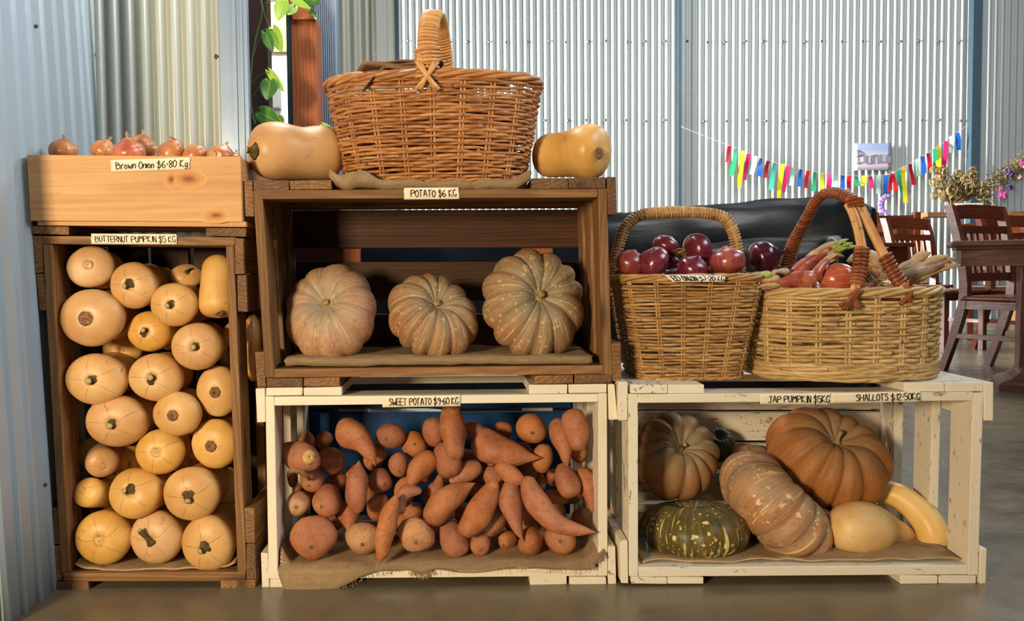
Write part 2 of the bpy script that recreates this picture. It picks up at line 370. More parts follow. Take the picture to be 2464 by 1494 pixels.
def onion_mat(name, a, b, c_, rough=.25, edge=None):
    g = G(name, rough, .55); t = g.attr('tex'); p = g.attr('pol'); z = g.sep(p, 2)
    ln = g.noise(g.map(p, (26, 26, .7)), 1, 3, .6); n1 = g.noise(t, 20, 3)
    c = g.ramp(g.math('MULTIPLY_ADD', n1, .5, g.math('MULTIPLY', ln, .55)), [(.36, a), (.52, b), (.7, c_)])
    if edge: c = g.mix(g.ramp(z, [(.0, .9), (.13, 0.0), (.86, 0.0), (1.0, .9)]), c, edge)
    pt = g.ramp(g.noise(t, 42, 4, .6), [(.62, 0.0), (.66, .55)])
    c = g.mix(pt, c, a)
    g.col(c); g.bump(g.math('MULTIPLY_ADD', pt, .5, g.math('MULTIPLY', ln, .4)), .15, .003)
    g.set('Coat Weight', .25); g.set('Coat Roughness', .2)
    return g.m
M['onbrown'] = onion_mat('brown_onion_skin', sr(150, 80, 38), sr(190, 118, 64), sr(220, 164, 108), .36, sr(206, 168, 120))
M['onpink'] = onion_mat('pinkish_onion_skin', sr(150, 66, 46), sr(190, 98, 66), sr(218, 146, 104), .3, sr(204, 168, 120))
M['onred'] = onion_mat('red_onion_skin', sr(66, 14, 30), sr(98, 28, 46), sr(136, 58, 70), .24)
M['onredlite'] = onion_mat('light_red_onion_skin', sr(98, 34, 38), sr(130, 54, 54), sr(172, 94, 82), .27)
M['onpurple'] = onion_mat('purple_onion_skin', sr(44, 8, 26), sr(68, 14, 36), sr(96, 28, 52), .2)
M['shal'] = onion_mat('shallot_skin', sr(150, 60, 40), sr(192, 98, 68), sr(220, 146, 108), .24)
M['stalkred'] = onion_mat('red_stalk_skin', sr(112, 30, 28), sr(164, 76, 58), sr(206, 152, 112), .34, sr(206, 170, 120))
M['husk'] = onion_mat('dry_husk', sr(140, 108, 74), sr(188, 156, 112), sr(214, 190, 150), .6)
M['huskp'] = onion_mat('purplish_dry_husk', sr(92, 56, 56), sr(166, 136, 104), sr(200, 176, 140), .6)
M['greenleaf'] = onion_mat('green_shallot_tip', sr(96, 120, 30), sr(150, 168, 66), sr(186, 196, 104), .4)
M['root'] = flat('dry_root_fibre', sr(172, 128, 74), .8, .2)

def wicker_mat(name, a, b, c_, rough=.45):
    g = G(name, rough, .4); t = g.attr('tex')
    n1 = g.noise(g.map(t, (9, 60, 60)), 1, 4, .6); n2 = g.noise(g.map(t, (45, 300, 300)), 1, 3, .6)
    c = g.ramp(g.math('MULTIPLY_ADD', n2, .35, g.math('MULTIPLY', n1, .7)), [(.34, a), (.52, b), (.70, c_)])
    nod = g.ramp(g.noise(g.map(t, (70, 3, 3)), 1, 2), [(.66, 0.0), (.74, .8)])
    c = g.mix(nod, c, [x*.35 for x in a[:3]]+[1])
    g.col(c); g.bump(n2, .3, .002); return g.m
M['wick1'] = wicker_mat('honey_brown_wicker', sr(108, 64, 34), sr(172, 114, 64), sr(212, 160, 104), .4)
M['wickh'] = wicker_mat('honey_cane', sr(168, 112, 60), sr(206, 152, 92), sr(226, 182, 124), .4)
M['wick2'] = wicker_mat('tan_wicker', sr(104, 72, 38), sr(172, 130, 78), sr(214, 176, 118), .45)
M['wick3'] = wicker_mat('straw_wicker', sr(132, 100, 56), sr(194, 160, 104), sr(226, 198, 144), .45)
M['canebr'] = wicker_mat('red_brown_cane', sr(84, 38, 18), sr(134, 70, 36), sr(168, 100, 58), .35)

def burlap_mat(name='burlap'):
    g = G(name, .9, .1); t = g.attr('tex')
    a = g.n('TexWave', {'Vector': g.map(t, (1, 1, 1)), 'Scale': 112, 'Distortion': .8, 'Detail': 1}, bands_direction='X')
    b = g.n('TexWave', {'Vector': g.map(t, (1, 1, 1)), 'Scale': 112, 'Distortion': .8, 'Detail': 1}, bands_direction='Y')
    h = g.math('MAXIMUM', g.math('MULTIPLY', a, .9), b); n1 = g.noise(t, 30, 4, .6)
    c = g.ramp(g.math('MULTIPLY_ADD', n1, .5, g.math('MULTIPLY', h, .5)), [(.25, sr(122, 96, 64)), (.55, sr(174, 144, 104)), (.85, sr(206, 178, 138))])
    g.col(c); g.bump(h, .7, .002); return g.m
M['burlap'] = burlap_mat()
M['ink'] = flat('black_marker_ink', sr(28, 24, 22), .6)
def paper_mat(name, a, b):
    g = G(name, .75, .2); t = g.attr('tex'); c = g.mix(g.noise(t, 60, 5, .7), a, b); g.col(c); g.bump(g.noise(t, 90, 4), .2, .001); return g.m
M['tape'] = paper_mat('cream_masking_tape', sr(246, 236, 212), sr(230, 216, 184))
M['whitetape'] = paper_mat('white_tape', sr(246, 240, 226), sr(232, 222, 202))
M['kraft'] = paper_mat('brown_kraft_paper', sr(176, 146, 120), sr(140, 112, 90))

def metal_mat(name, base, rough=.42, metal=.35, var=.12):
    g = G(name, rough, .5, metal); t = g.obj()
    n = g.noise(g.map(t, (1.3, 1.3, .35)), 2, 4, .6)
    g.col(g.mix(g.math('MULTIPLY', n, var*2), base, [x*.78 for x in base[:3]]+[1])); 
    g.set('Roughness', g.ramp(g.noise(t, 7, 3), [(.3, rough-.06), (.7, rough+.08)])); return g.m
M['wallblue'] = metal_mat('grey_blue_sheet_steel', sr(178, 196, 208), .45, .1)
M['wallfar'] = metal_mat('galvanised_corrugated_steel', sr(190, 197, 196), .5, .12, .12)
M['wallcream'] = metal_mat('grey_cream_sheet_steel', sr(188, 194, 186), .42, .15)
M['jamb'] = metal_mat('blue_grey_jamb', sr(132, 152, 176), .4, .2)
M['darksteel'] = metal_mat('dark_blue_grey_steel', sr(62, 84, 98), .45, .3)
M['screw'] = flat('steel_screw', sr(120, 120, 116), .35, .5, .8)
M['maroon'] = flat('dark_maroon_paint', sr(48, 22, 24), .4)
M['wire'] = flat('thin_pale_wire', sr(214, 216, 214), .4, .5, .3)

def leather_mat():
    g = G('black_leather', .40, .28); t = g.attr('tex'); n = g.noise(t, 5, 3)
    g.col(g.ramp(n, [(.3, sr(7, 11, 16)), (.7, sr(14, 20, 29))]))
    g.bump(g.math('MULTIPLY_ADD', g.vor(t, 420), .06, g.noise(g.map(t, (1, 3, 1)), 7, 4, .55)), .13, .012); return g.m
M['leather'] = leather_mat()
def leaf_mat(name, a, b):
    g = G(name, .35, .5); p = g.attr('pol'); x = g.math('ABSOLUTE', g.math('SUBTRACT', g.sep(p, 0), .5))
    vein = g.ramp(x, [(.0, 1.0), (.03, 0.0)]); c = g.mix(g.noise(g.attr('tex'), 40, 3), a, b)
    g.col(g.mix(g.math('MULTIPLY', vein, .5), c, sr(206, 222, 140)))
    g.set('Transmission Weight', 0.0); g.set('Subsurface Weight', .25); g.set('Subsurface Radius', (.01, .02, .004)); g.set('Subsurface Scale', .3); return g.m
M['leaf'] = leaf_mat('dark_green_leaf', sr(40, 84, 30), sr(72, 120, 44))
M['leafl'] = leaf_mat('bright_green_leaf', sr(120, 168, 50), sr(168, 206, 86))
M['vine'] = flat('green_vine_stem', sr(76, 100, 46), .5)

def floor_mat():
    g = G('polished_concrete', .3, .5); t = g.obj()
    n1 = g.noise(t, 1.4, 5, .62); n2 = g.noise(t, 9, 5, .7)
    c = g.ramp(g.math('MULTIPLY_ADD', n2, .4, g.math('MULTIPLY', n1, .6)), [(.35, sr(100, 88, 68)), (.55, sr(118, 106, 84)), (.72, sr(134, 122, 100))])
    sc = g.math('MULTIPLY', g.ramp(g.noise(g.map(t, (2, 26, 1)), 3, 4, .7), [(.66, 0.0), (.76, .25)]), 1.0)
    c = g.mix(sc, c, sr(168, 156, 134))
    sp = g.math('MULTIPLY', g.ramp(g.vor(t, 5.5), [(.02, 1.0), (.035, 0.0)]), .5)
    c = g.mix(sp, c, sr(74, 62, 46))
    y = g.sep(t, 1); x = g.sep(t, 0)
    for ax, pos in ((y, .47), (y, 3.6), (x, 3.9)):
        j = g.ramp(g.math('ABSOLUTE', g.math('SUBTRACT', ax, pos)), [(.0025, 1.0), (.0035, 0.0)])
        c = g.mix(j, c, sr(48, 42, 34))
    g.col(c); g.set('Roughness', g.ramp(n2, [(.3, .2), (.7, .4)])); g.bump(n2, .04, .004); return g.m
M['floor'] = floor_mat()
# ================================================================== the setting
def structure(o): o['kind'] = 'structure'; return o
f = MB(); f.box((-3.0, -3.2, -.12), (9.0, 8.6, 0), 0, 0)
structure(f.build('floor', M['floor']))

def corrugated(x0, x1, z0, z1, pitch, amp, place, profile='sine', per=12):
    """ribbed sheet; place(s, n, z) -> world, s along, n out of the sheet"""
    b = MB(); n = max(2, int((x1-x0)/pitch*per))
    def pr(s):
        ph = (s/pitch) % 1.0
        if profile == 'sine': return amp*math.cos(2*PI*ph)
        if profile == 'rib':            # flat pans with narrow raised ribs
            d = abs(ph-.5)*2
            return amp*(1-min(1, max(0, (d-.10)/.16)))
        if profile == 'fine': return amp*(1 if ph < .5 else -1)
        if profile == 'wide':           # broad crests and valleys with short flanks
            c = math.cos(2*PI*ph); return amp*math.tanh(2.2*c)/math.tanh(2.2)
    b.grid(n, 6, lambda i, j: place(x0+(x1-x0)*i, pr(x0+(x1-x0)*i), z0+(z1-z0)*j))
    return b
WLX, WLY = -.846, .335
b = corrugated(-.08, .525, 0, 1.75, .0605, .0085, lambda s, n, z: (WLX-.035*z+n, WLY-s, z), 'rib', 16)
wall_left = structure(solid(b.build('wall_left', M['wallblue']), .004, -1))
# rear sheet in the corner
x1_, _z = U(538, 300, WLY+.02)[0], 0
b = corrugated(WLX-.02, x1_, 0, 1.75, .0358, .0085, lambda s, n, z: (s, WLY+.025-n, z), 'sine', 16)
structure(solid(b.build('wall_rear', M['wallcream']), .004))
# ribbed reveal beside the doorway
xa, xb = U(537, 300, WLY+.02)[0], U(603, 300, WLY+.02)[0]
b = MB(); ys = WLY+.005
prof = [(0, 0), (.030, 0), (.031, -.004), (.040, -.004), (.041, 0), (.049, 0), (.050, -.004), (.056, -.004), (.057, 0), (xb-xa, 0)]
b.grid(len(prof)-1, 1, lambda i, j: (xa+prof[round(i*(len(prof)-1))][0], ys+prof[round(i*(len(prof)-1))][1], 1.75*j), smooth=False)
structure(solid(b.build('trim_1', M['jamb']), .02, -1))

def post(name, u0, u1, Y0, depth, mat, z1=2.0, v=300, z0=0):
    a, c = U(u0, v, Y0)[0], U(u1, v, Y0)[0]
    b = MB(); b.box((a, Y0, z0), (c, Y0+depth, z1), 2, .002); return b.build(name, mat)
structure(post('door_1', 601, 648, .52, .05, M['maroon'], 1.9))
structure(post('trim_2', 693, 708, .62, .12, M['darksteel'], 2.0))
structure(post('trim_3', 705, 765, .60, .09, M['post'], U(730, 46, .6)[2]))
# added dark panel standing in for the shade behind the crate's gap
structure(post('shade_panel', 598, 815, .455, .04, M['maroon'], .80))
# timber head block resting on the post
P = [U(u, v, .585) for u, v in ((684, -30), (722, -30), (759, 47), (703, 47))]
b = MB(); b.prism(P, [p+Vector((0, .12, 0)) for p in P], 0, .003)
structure(b.build('trim_4', M['post']))
# the sunlit pale wall outside the doorway
YO = 1.40
x0, x1 = U(615, 300, YO)[0], U(712, 300, YO)[0]
zc = U(660, 126, YO).z
b = MB(); b.box((x0-.1, YO, 0), (x1+.1, YO+.05, zc), 2, 0); structure(b.build('wall_outside', flat('white_render', sr(246, 244, 236), .8)))
b = MB(); b.box((x0-.1, YO-.01, zc), (x1+.1, YO+.05, 2.4), 2, 0); structure(b.build('wall_outside_upper', flat('cream_render', sr(240, 214, 148), .8)))
b = MB(); p0 = U(652, 262, YO-.02); p1 = U(674, 213, YO-.02); b.box((p0.x, YO-.04, p0.z), (p1.x, YO, p1.z), 2, .002)
tag(b.build('meter_box', flat('grey_plastic', sr(150, 152, 150))), 'small grey box on the bright wall seen through the doorway behind the vine', 'box')
# ribbed sheet to the right of the timber post
xa, xb = U(762, 300, .72)[0], U(806, 300, .72)[0]
b = corrugated(xa, xb, 0, 2.1, .0058, .0012, lambda s, n, z: (s, .72-n, z), 'sine', 8)
structure(solid(b.build('trim_5', M['jamb']), .02, -1))
# corrugated sheet further back, then the corner stanchion
YB = 4.1
xa, xb = U(795, 100, YB)[0], U(900, 100, YB)[0]
b = corrugated(xa, xb, 0, 3.2, .076, .013, lambda s, n, z: (s, YB-n, z), 'sine', 14)
structure(solid(b.build('wall_side', M['wallcream']), .004))
for i, (ua, ub, dy, mt) in enumerate(((895, 906, -.03, 'wallcream'), (906, 929, -.06, 'wallfar'), (929, 951, 0.0, 'wallcream'), (951, 960, -.02, 'darksteel'))):
    structure(post('trim_%d' % (6+i), ua, ub, YB+dy, .05, M[mt], 3.2, 100))
# far wall
YF = 8.25
xa, xb = U(880, 300, YF)[0], U(2600, 300, YF)[0]
b = corrugated(xa, xb, 0, 5.0, .076, .0135, lambda s, n, z: (s, YF-n, z), 'wide', 14)
wall_back = structure(b.build('wall_back', M['wallfar']))
structure(post('trim_11', 1632, 1640, YF-.06, .04, M['darksteel'], 4.5)); structure(post('trim_12', 1640, 1649, YF-.04, .03, M['wallfar'], 4.5))
structure(post('trim_13', 2338, 2360, YF-.16, .10, M['darksteel'], 4.5)); structure(post('trim_14', 2360, 2374, YF-.12, .06, M['wallfar'], 4.5))
def screw(parent, p, r, d=(0, -1, 0)):
    b = MB(); D = Vector(d); b.tube([Vector(p), Vector(p)+D*r*.5], r*1.7, 10); b.tube([Vector(p)+D*r*.5, Vector(p)+D*r*1.4], r, 6)
    return b.build('screw', M['screw'], parent)
for v in (100, 290):
    for k in range(29):
        u = 985+k*47.4+random.uniform(-6, 6)
        p = U(u, v+random.uniform(-2, 2), YF-.013); screw(wall_back, p, .0085)
for u, v in ((103, 62), (243, 130), (86, 1166)):
    Y = FPX*-WLX/(PU-u)+CAM.y; Y = FPX*(.846+.035*U(u, v, Y).z)/(PU-u)+CAM.y; p = U(u, v, Y); screw(wall_left, (WLX-.035*p.z+.006, Y, p.z), .0028, (1, 0, 0))
wr = bpy.data.objects['wall_rear']
p = U(522, 136, WLY+.015); screw(wr, (p.x, WLY+.018, p.z), .0042)

# ================================================================== crates
def quad(u0, v0, u1, v1, sl=0, st=0):
    """pixel corners TL,TR,BR,BL; sl: shift of the bottom edge in u, st: rise of right side in v"""
    return [(u0, v0), (u1, v0+st), (u1+sl, v1+st), (u0+sl, v1)]
def board(parent, name, q, Yf, y0, y1, mat, grain=0, label=None, jit=.0008):
    P = [U(u, v, Yf) for u, v in q]
    A = [p+Vector((0, y0, 0)) for p in P]; B = [p+Vector((0, y1, 0)) for p in P]
    b = MB(); b.prism(A, B, grain, .0018, None, jit)
    o = b.build(name, mat, parent)
    if label: o['label'] = label
    return o
def crate(name, label, cat, Yf, depth, lp, rp_, tr, br, ts, bs, ls, rs, yb, mat, mat2):
    c = [U(u, v, Yf) for u, v in (lp[3], rp_[2])]
    base = (c[0]+c[1])/2+Vector((0, depth/2, 0)); base.z = min(U(q[2][0], q[2][1], Yf).z for q in bs)
    root = empty(name, base, label, cat); root['_o'] = tuple(base)
    for y0, y1 in yb:
        board(root, 'upright', lp, Yf, y0, y1, mat, 1); board(root, 'upright', rp_, Yf, y0, y1, mat, 1)
    for (y0, y1) in (yb[0], yb[-1]):
        board(root, 'rail', tr, Yf, y0-.001, y1, mat, 0); board(root, 'rail', br, Yf, y0-.001, y1, mat, 0)
    for q in ts+bs+ls+rs:
        board(root, 'slat', q, Yf, random.uniform(-.003, .002), depth, random.choice(mat2), 2)
    return root

# tall brown crate of butternuts
TALL = crate('wooden_crate', 'tall upright brown timber crate full of butternut pumpkins beside the corrugated wall', 'crate', 0.0, .285,
    [(103, 588), (125, 588), (166, 1378), (148, 1378)], [(544, 591), (563, 591), (592, 1376), (571, 1376)],
    [(102, 567), (565, 571), (564, 591), (102, 587)], [(152, 1378), (592, 1376), (592, 1397), (152, 1399)],
    [[(77, 543), (167, 545), (167, 565), (77, 563)], [(495, 547), (592, 548), (592, 569), (495, 567)]],
    [[(129, 1400), (214, 1399), (214, 1420), (129, 1421)], [(531, 1397), (614, 1396), (614, 1416), (531, 1417)]],
    [[(78, 567), (101, 567), (104, 657), (83, 657)], [(85, 659), (104, 659), (113, 747), (94, 747)], [(123, 1223), (139, 1223), (145, 1311), (127, 1311)], [(128, 1314), (146, 1314), (150, 1398), (130, 1398)]],
    [[(565, 573), (586, 573), (589, 659), (567, 659)], [(569, 662), (592, 662), (596, 750), (572, 750)], [(588, 1223), (611, 1223), (613, 1307), (590, 1307)], [(592, 1309), (613, 1309), (615, 1395), (593, 1395)]],
    [(0, .075), (.200, .275)], M['brown'], [M['brown'], M['brown2']])
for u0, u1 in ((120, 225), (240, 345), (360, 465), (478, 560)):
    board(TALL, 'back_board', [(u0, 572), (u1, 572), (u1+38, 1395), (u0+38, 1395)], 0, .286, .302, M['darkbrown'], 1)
for v in (700, 985, 1250):
    k = (v-590)*.045
# onion box on top
ONB = empty('wooden_box', U(330, 543, 0)+Vector((0, .14, 0)), 'shallow pale pine box of brown onions on top of the tall brown crate', 'box'); ONB['_o'] = tuple(ONB.location)
FB = [(64, 372), (579, 377), (583, 534), (73, 531)]
P = [U(u, v, -.012) for u, v in FB]
b = MB(); b.prism(P, [p+Vector((0, .018, 0)) for p in P], 0, .0015, (3.3, .02, .085))
o = b.build('front_board', M['pine'], ONB)
b = MB(); Q = [p+Vector((0, .275, 0)) for p in P]; b.prism(Q, [p+Vector((0, .018, 0)) for p in Q], 0); b.build('back_board', M['pine'], ONB)
for a, c_, s in ((0, 3, 1), (1, 2, -1)):
    A = [P[a]+Vector((0, .0185, -.002)), P[a]+Vector((s*.018, .0185, -.002)), P[c_]+Vector((s*.018, .0185, .002)), P[c_]+Vector((0, .0185, .002))]
    b = MB(); b.prism(A, [p+Vector((0, .256, 0)) for p in A], 2); b.build('side_board', M['pine'], ONB)
board(ONB, 'base_board', [(89, 532), (592, 534), (592, 546), (89, 543)], -.006, 0, .285, M['pine'], 0)
kg = G('pine_knot', .65, .3); kp = kg.attr('pol'); kt = kg.attr('tex'); kj = kg.math('MULTIPLY_ADD', kg.noise(kt, 60, 4, .6), .35, kg.sep(kp, 1))
kr = kg.ramp(kg.math('SINE', kg.math('MULTIPLY', kj, 34.0)), [(.2, 0.0), (.9, .35)])
kc = kg.ramp(kj, [(.12, sr(84, 44, 20)), (.30, sr(150, 92, 48)), (.55, sr(200, 142, 86)), (.85, sr(216, 162, 100))]); kg.col(kg.mix(kg.math('MULTIPLY', kr, kg.ramp(kg.sep(kp, 1), [(.5, 1.0), (.92, 0.0)])), kc, sr(168, 108, 60))); kn = kg.m
for (u, v, ru, rv) in ((452, 430, 62, 30), (412, 432, 22, 26), (518, 518, 46, 20)):
    p = U(u, v, -.0122); k = 1/ppm(0); b = MB()
    b.grid(14, 6, lambda i, j: (p.x+math.cos(2*PI*i)*ru*k*(j+.001)*(1+.15*noise.noise(Vector((i*9, u, 0)))), -.0126+.0008*j, p.z+math.sin(2*PI*i)*rv*k*(j+.001)))
    b.build('knot', kn, ONB)

# brown crate in the middle, lying on its side
WOOD = crate('wooden_crate', 'brown timber crate holding three ribbed pumpkins, under the big wicker basket', 'crate', 0.0, .32,
    [(609, 459), (630, 458), (661, 909), (638, 909)], [(1438, 453), (1460, 453), (1473, 903), (1451, 900)],
    [(630, 458), (1438, 453), (1438, 475), (630, 480)], [(660, 888), (1451, 879), (1452, 900), (660, 909)],
    [[(609, 434), (695, 434), (695, 457), (609, 458)], [(698, 435), (798, 434), (798, 456), (698, 457)], [(1279, 430), (1366, 429), (1366, 453), (1279, 454)], [(1368, 428), (1457, 427), (1457, 452), (1368, 453)]],
    [[(641, 910), (728, 909), (728, 931), (641, 931)], [(731, 909), (818, 908), (818, 930), (731, 930)], [(1286, 903), (1379, 902), (1379, 923), (1286, 924)], [(1382, 902), (1473, 901), (1473, 921), (1382, 922)]],
    [[(583, 435), (608, 435), (612, 521), (588, 521)], [(614, 847), (636, 847), (639, 931), (618, 932)]],
    [[(1460, 426), (1482, 426), (1484, 515), (1463, 516)], [(1472, 825), (1494, 825), (1496, 917), (1474, 919)]],
    [(0, .078), (.12, .195), (.236, .312)], M['brown'], [M['brown'], M['brown2']])
YBK = .313
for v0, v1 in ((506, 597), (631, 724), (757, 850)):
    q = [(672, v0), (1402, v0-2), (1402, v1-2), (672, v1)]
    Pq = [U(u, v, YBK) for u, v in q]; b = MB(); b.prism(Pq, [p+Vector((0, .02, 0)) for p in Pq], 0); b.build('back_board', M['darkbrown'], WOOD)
for u0, u1 in ((808, 866), (1258, 1330)):
    Pq = [U(u, v, YBK+.021) for u, v in ((u0, 512), (u1, 512), (u1, 860), (u0, 860))]; b = MB(); b.prism(Pq, [p+Vector((0, .02, 0)) for p in Pq], 1); b.build('back_batten', M['post'], WOOD)

# white crate of sweet potatoes
MID = crate('wooden_crate', 'white painted crate of sweet potatoes with blue boards at its back', 'crate', 0.0, .40,
    [(639, 954), (660, 954), (669, 1393), (647, 1393)], [(1439, 946), (1460, 946), (1462, 1386), (1440, 1386)],
    [(660, 955), (1439, 947), (1439, 968), (660, 976)], [(668, 1369), (1440, 1365), (1440, 1386), (668, 1392)],
    [[(639, 933), (727, 932), (727, 952), (639, 953)], [(731, 932), (823, 931), (823, 951), (731, 952)], [(1273, 926), (1366, 925), (1366, 947), (1273, 948)], [(1368, 925), (1459, 924), (1459, 945), (1368, 946)]],
    [[(650, 1394), (738, 1393), (738, 1413), (650, 1414)], [(745, 1393), (832, 1392), (832, 1412), (745, 1412)], [(1275, 1386), (1364, 1386), (1364, 1406), (1275, 1407)], [(1371, 1387), (1458, 1387), (1458, 1407), (1371, 1407)]],
    [[(615, 934), (637, 934), (639, 1016), (618, 1017)], [(626, 1331), (645, 1331), (648, 1414), (630, 1415)]],
    [[(1462, 924), (1478, 924), (1485, 1010), (1466, 1010)], [(1463, 1314), (1480, 1314), (1483, 1408), (1464, 1408)]],
    [(0, .078), (.165, .24), (.318, .394)], M['white'], [M['white'], M['white2']])
YM = .395
for v0, v1 in ((958, 984), (994, 1060), (1061, 1140), (1141, 1218), (1219, 1330)):
    Pq = [U(u, v, YM) for u, v in ((742, v0), (1372, v0-3), (1372, v1-3), (742, v1))]; b = MB(); b.prism(Pq, [p+Vector((0, .018, 0)) for p in Pq], 0); b.build('back_board', M['blue'], MID)['label'] = 'blue painted back board'
for u0, u1 in ((815, 888), (1258, 1330)):
    Pq = [U(u, v, YM+.019) for u, v in ((u0, 965), (u1, 963), (u1, 1288), (u0, 1288))]; b = MB(); b.prism(Pq, [p+Vector((0, .018, 0)) for p in Pq], 1); b.build('back_batten', M['white'], MID)

# right white crate
YR = -.02
RIGHT = crate('wooden_crate', 'chipped white crate of mixed pumpkins, open to the side, under two wicker baskets', 'crate', YR, .40,
    [(1512, 948), (1535, 948), (1536, 1386), (1515, 1386)], [(2342, 944), (2366, 944), (2354, 1384), (2329, 1384)],
    [(1535, 948), (2342, 943), (2342, 964), (1535, 969)], [(1536, 1365), (2329, 1359), (2329, 1382), (1536, 1388)],
    [[(1517, 925), (1605, 925), (1605, 947), (1517, 947)], [(1607, 925), (1694, 925), (1694, 947), (1607, 947)], [(2176, 922), (2273, 921), (2273, 942), (2176, 943)], [(2275, 921), (2365, 920), (2365, 942), (2275, 942)]],
    [[(1519, 1388), (1605, 1388), (1605, 1405), (1519, 1405)], [(1607, 1388), (1693, 1388), (1693, 1405), (1607, 1405)], [(2165, 1384), (2255, 1384), (2255, 1404), (2165, 1404)], [(2259, 1384), (2348, 1384), (2348, 1404), (2259, 1404)]],
    [[(1489, 919), (1510, 919), (1510, 1012), (1489, 1012)], [(1491, 1300), (1510, 1300), (1513, 1404), (1495, 1404)]],
    [[(2367, 919), (2388, 919), (2387, 1012), (2368, 1012)], [(2358, 1319), (2373, 1319), (2371, 1404), (2356, 1404)]],
    [(0, .078), (.152, .222), (.312, .386)], M['white2'], [M['white2'], M['white']])
YRB = YR+.388
for v0, v1 in ((962, 986), (992, 1060), (1068, 1130), (1140, 1205), (1215, 1275)):
    Pq = [U(u, v, YRB) for u, v in ((1445, v0), (2130, v0), (2130, v1), (1445, v1))]; b = MB(); b.prism(Pq, [p+Vector((0, .018, 0)) for p in Pq], 0); b.build('back_board', M['white2'], RIGHT)

# ================================================================== price labels with handwriting
GL = {'A': '00 28 50;13 43', 'B': '00 08 37 46 35 04 45 52 41 00', 'D': '08 00 41 54 47 08', 'E': '48 08 00 40;04 34', 'G': '47 28 06 02 20 41 43 33', 'H': '08 00;58 50;04 54', 'I': '18 10',
 'J': '18 58;38 31 10 01', 'K': '08 00;48 04 50', 'L': '08 00 40', 'M': '00 18 34 58 60', 'N': '00 08 40 48', 'O': '28 06 02 20 42 46 28', 'P': '00 08 38 56 34 04', 'R': '00 08 38 56 34 04;24 50',
 'S': '47 28 06 34 42 20 01', 'T': '08 58;28 20', 'U': '08 02 20 42 48', 'W': '08 10 34 50 68', '$': '46 27 05 34 52 20 01;29 2c', '1': '16 28 20', '2': '06 28 46 00 40', '5': '48 08 05 35 42 20 01',
 '6': '38 05 02 20 42 24 03', '7': '08 48 10', '8': '24 46 28 06 42 20 02 24', '9': '44 25 06 28 46 44 30', '0': '28 06 02 20 42 46 28', '.': '13 14 24',
 'r': '05 00;03 15 35', 'o': '15 03 01 20 31 33 15', 'w': '05 10 23 40 55', 'n': '05 00;03 25 34 30', 'i': '05 00', 'g': '34 15 02 10 32 35 3b 1c 0b', 'u': '05 01 20 31 35 30', 'y': '05 11 32;35 3b 1c 0b', 'a': '35 15 02 10 31 35 30'}
def handwriting(text, place, mat, parent, rad=.0009, seed=1, name='lettering'):
    """place(s, t) -> world for s in letter widths from the left, t in letter heights"""
    rr = random.Random(seed); b = MB(); x = 0; out = []
    hx = lambda ch: {'a': -1, 'b': -2, 'c': -2.4}.get(ch, int(ch) if ch.isdigit() else 0)
    for ch in text:
        if ch == ' ': x += 3.4; continue
        wmax = 0; jy = rr.uniform(-.35, .35)
        for st in GL[ch].split(';'):
            pts = []
            for pt in st.split():
                a, c = hx(pt[0]), hx(pt[1]); wmax = max(wmax, a); pts.append((x+a+rr.uniform(-.22, .22), c+jy+rr.uniform(-.22, .22)))
            out.append(pts)
        x += wmax+1.5
    W = x-1.5
    for pts in out:
        P = [Vector((a/W, c/8, 0)) for a, c in pts]
        P = smooth_path(P, max(4, len(P)*4)) if len(P) > 2 else P
        b.tube([Vector(place(p.x, p.y)) for p in P], rad, 5)
    return b.build(name, mat, parent)
def label(text, q, Y, lab, frac=(.08, .95), tfrac=(.24, .80), mat='tape', seed=1, rad=.0009):
    P = [U(u, v, Y) for u, v in q]
    def at(s, t, d=0): # t from bottom
        top = P[0].lerp(P[1], s); bot = P[3].lerp(P[2], s); p = bot.lerp(top, t); return p+Vector((0, -d, 0))
    b = MB(); rr = random.Random(seed)
    b.grid(24, 4, lambda i, j: at(i, j, .0006+.0006*noise.noise(Vector((i*7, j*3, seed))))+Vector((rr.uniform(-.0008, .0008) if i in (0, 1) else 0, 0, 0)))
    ce = (P[0]+P[2])/2
    o = solid(b.build('price_label', M[mat], None, ce), .0008, 0)
    tag(o, lab, 'price label', 'handwritten price labels')
    handwriting(text, lambda s, t: at(frac[0]+(frac[1]-frac[0])*s, tfrac[0]+(tfrac[1]-tfrac[0])*t, .0016), M['ink'], o, rad, seed)
    return o
label('Brown Onion $6.80 Kg', [(266, 385), (458, 379), (456, 408), (268, 414)], -.0135, 'handwritten tape reading Brown Onion on the pale pine box', (.07, .97), (.22, .80), seed=3, rad=.0008)
label('BUTTERNUT PUMPKIN $5 KG', [(219, 562), (425, 563), (427, 588), (221, 587)], -.0025, 'handwritten tape reading Butternut Pumpkin on the tall crate', (.05, .98), (.2, .78), seed=4, rad=.0007)
label('POTATO $6 KG', [(972, 452), (1103, 451), (1105, 479), (972, 480)], -.0025, 'handwritten tape reading Potato above the three ribbed pumpkins', (.13, .95), (.22, .80), seed=5)
label('SWEET POTATO $9.60 KG', [(920, 954), (1108, 950), (1108, 977), (920, 980)], -.0025, 'handwritten tape reading Sweet Potato on the white crate with blue back', (.09, .97), (.18, .80), seed=6)
label('JAP PUMPKIN $5KG', [(1829, 949), (1998, 946), (1998, 973), (1829, 972)], YR-.0025, 'handwritten tape reading Jap Pumpkin on the right white crate', (.12, .98), (.18, .82), seed=7)
label('SHALLOTS $12.50KG', [(1999, 946), (2216, 941), (2216, 966), (1999, 970)], YR-.0022, 'handwritten tape reading Shallots on the right white crate', (.28, .98), (.18, .84), seed=8)

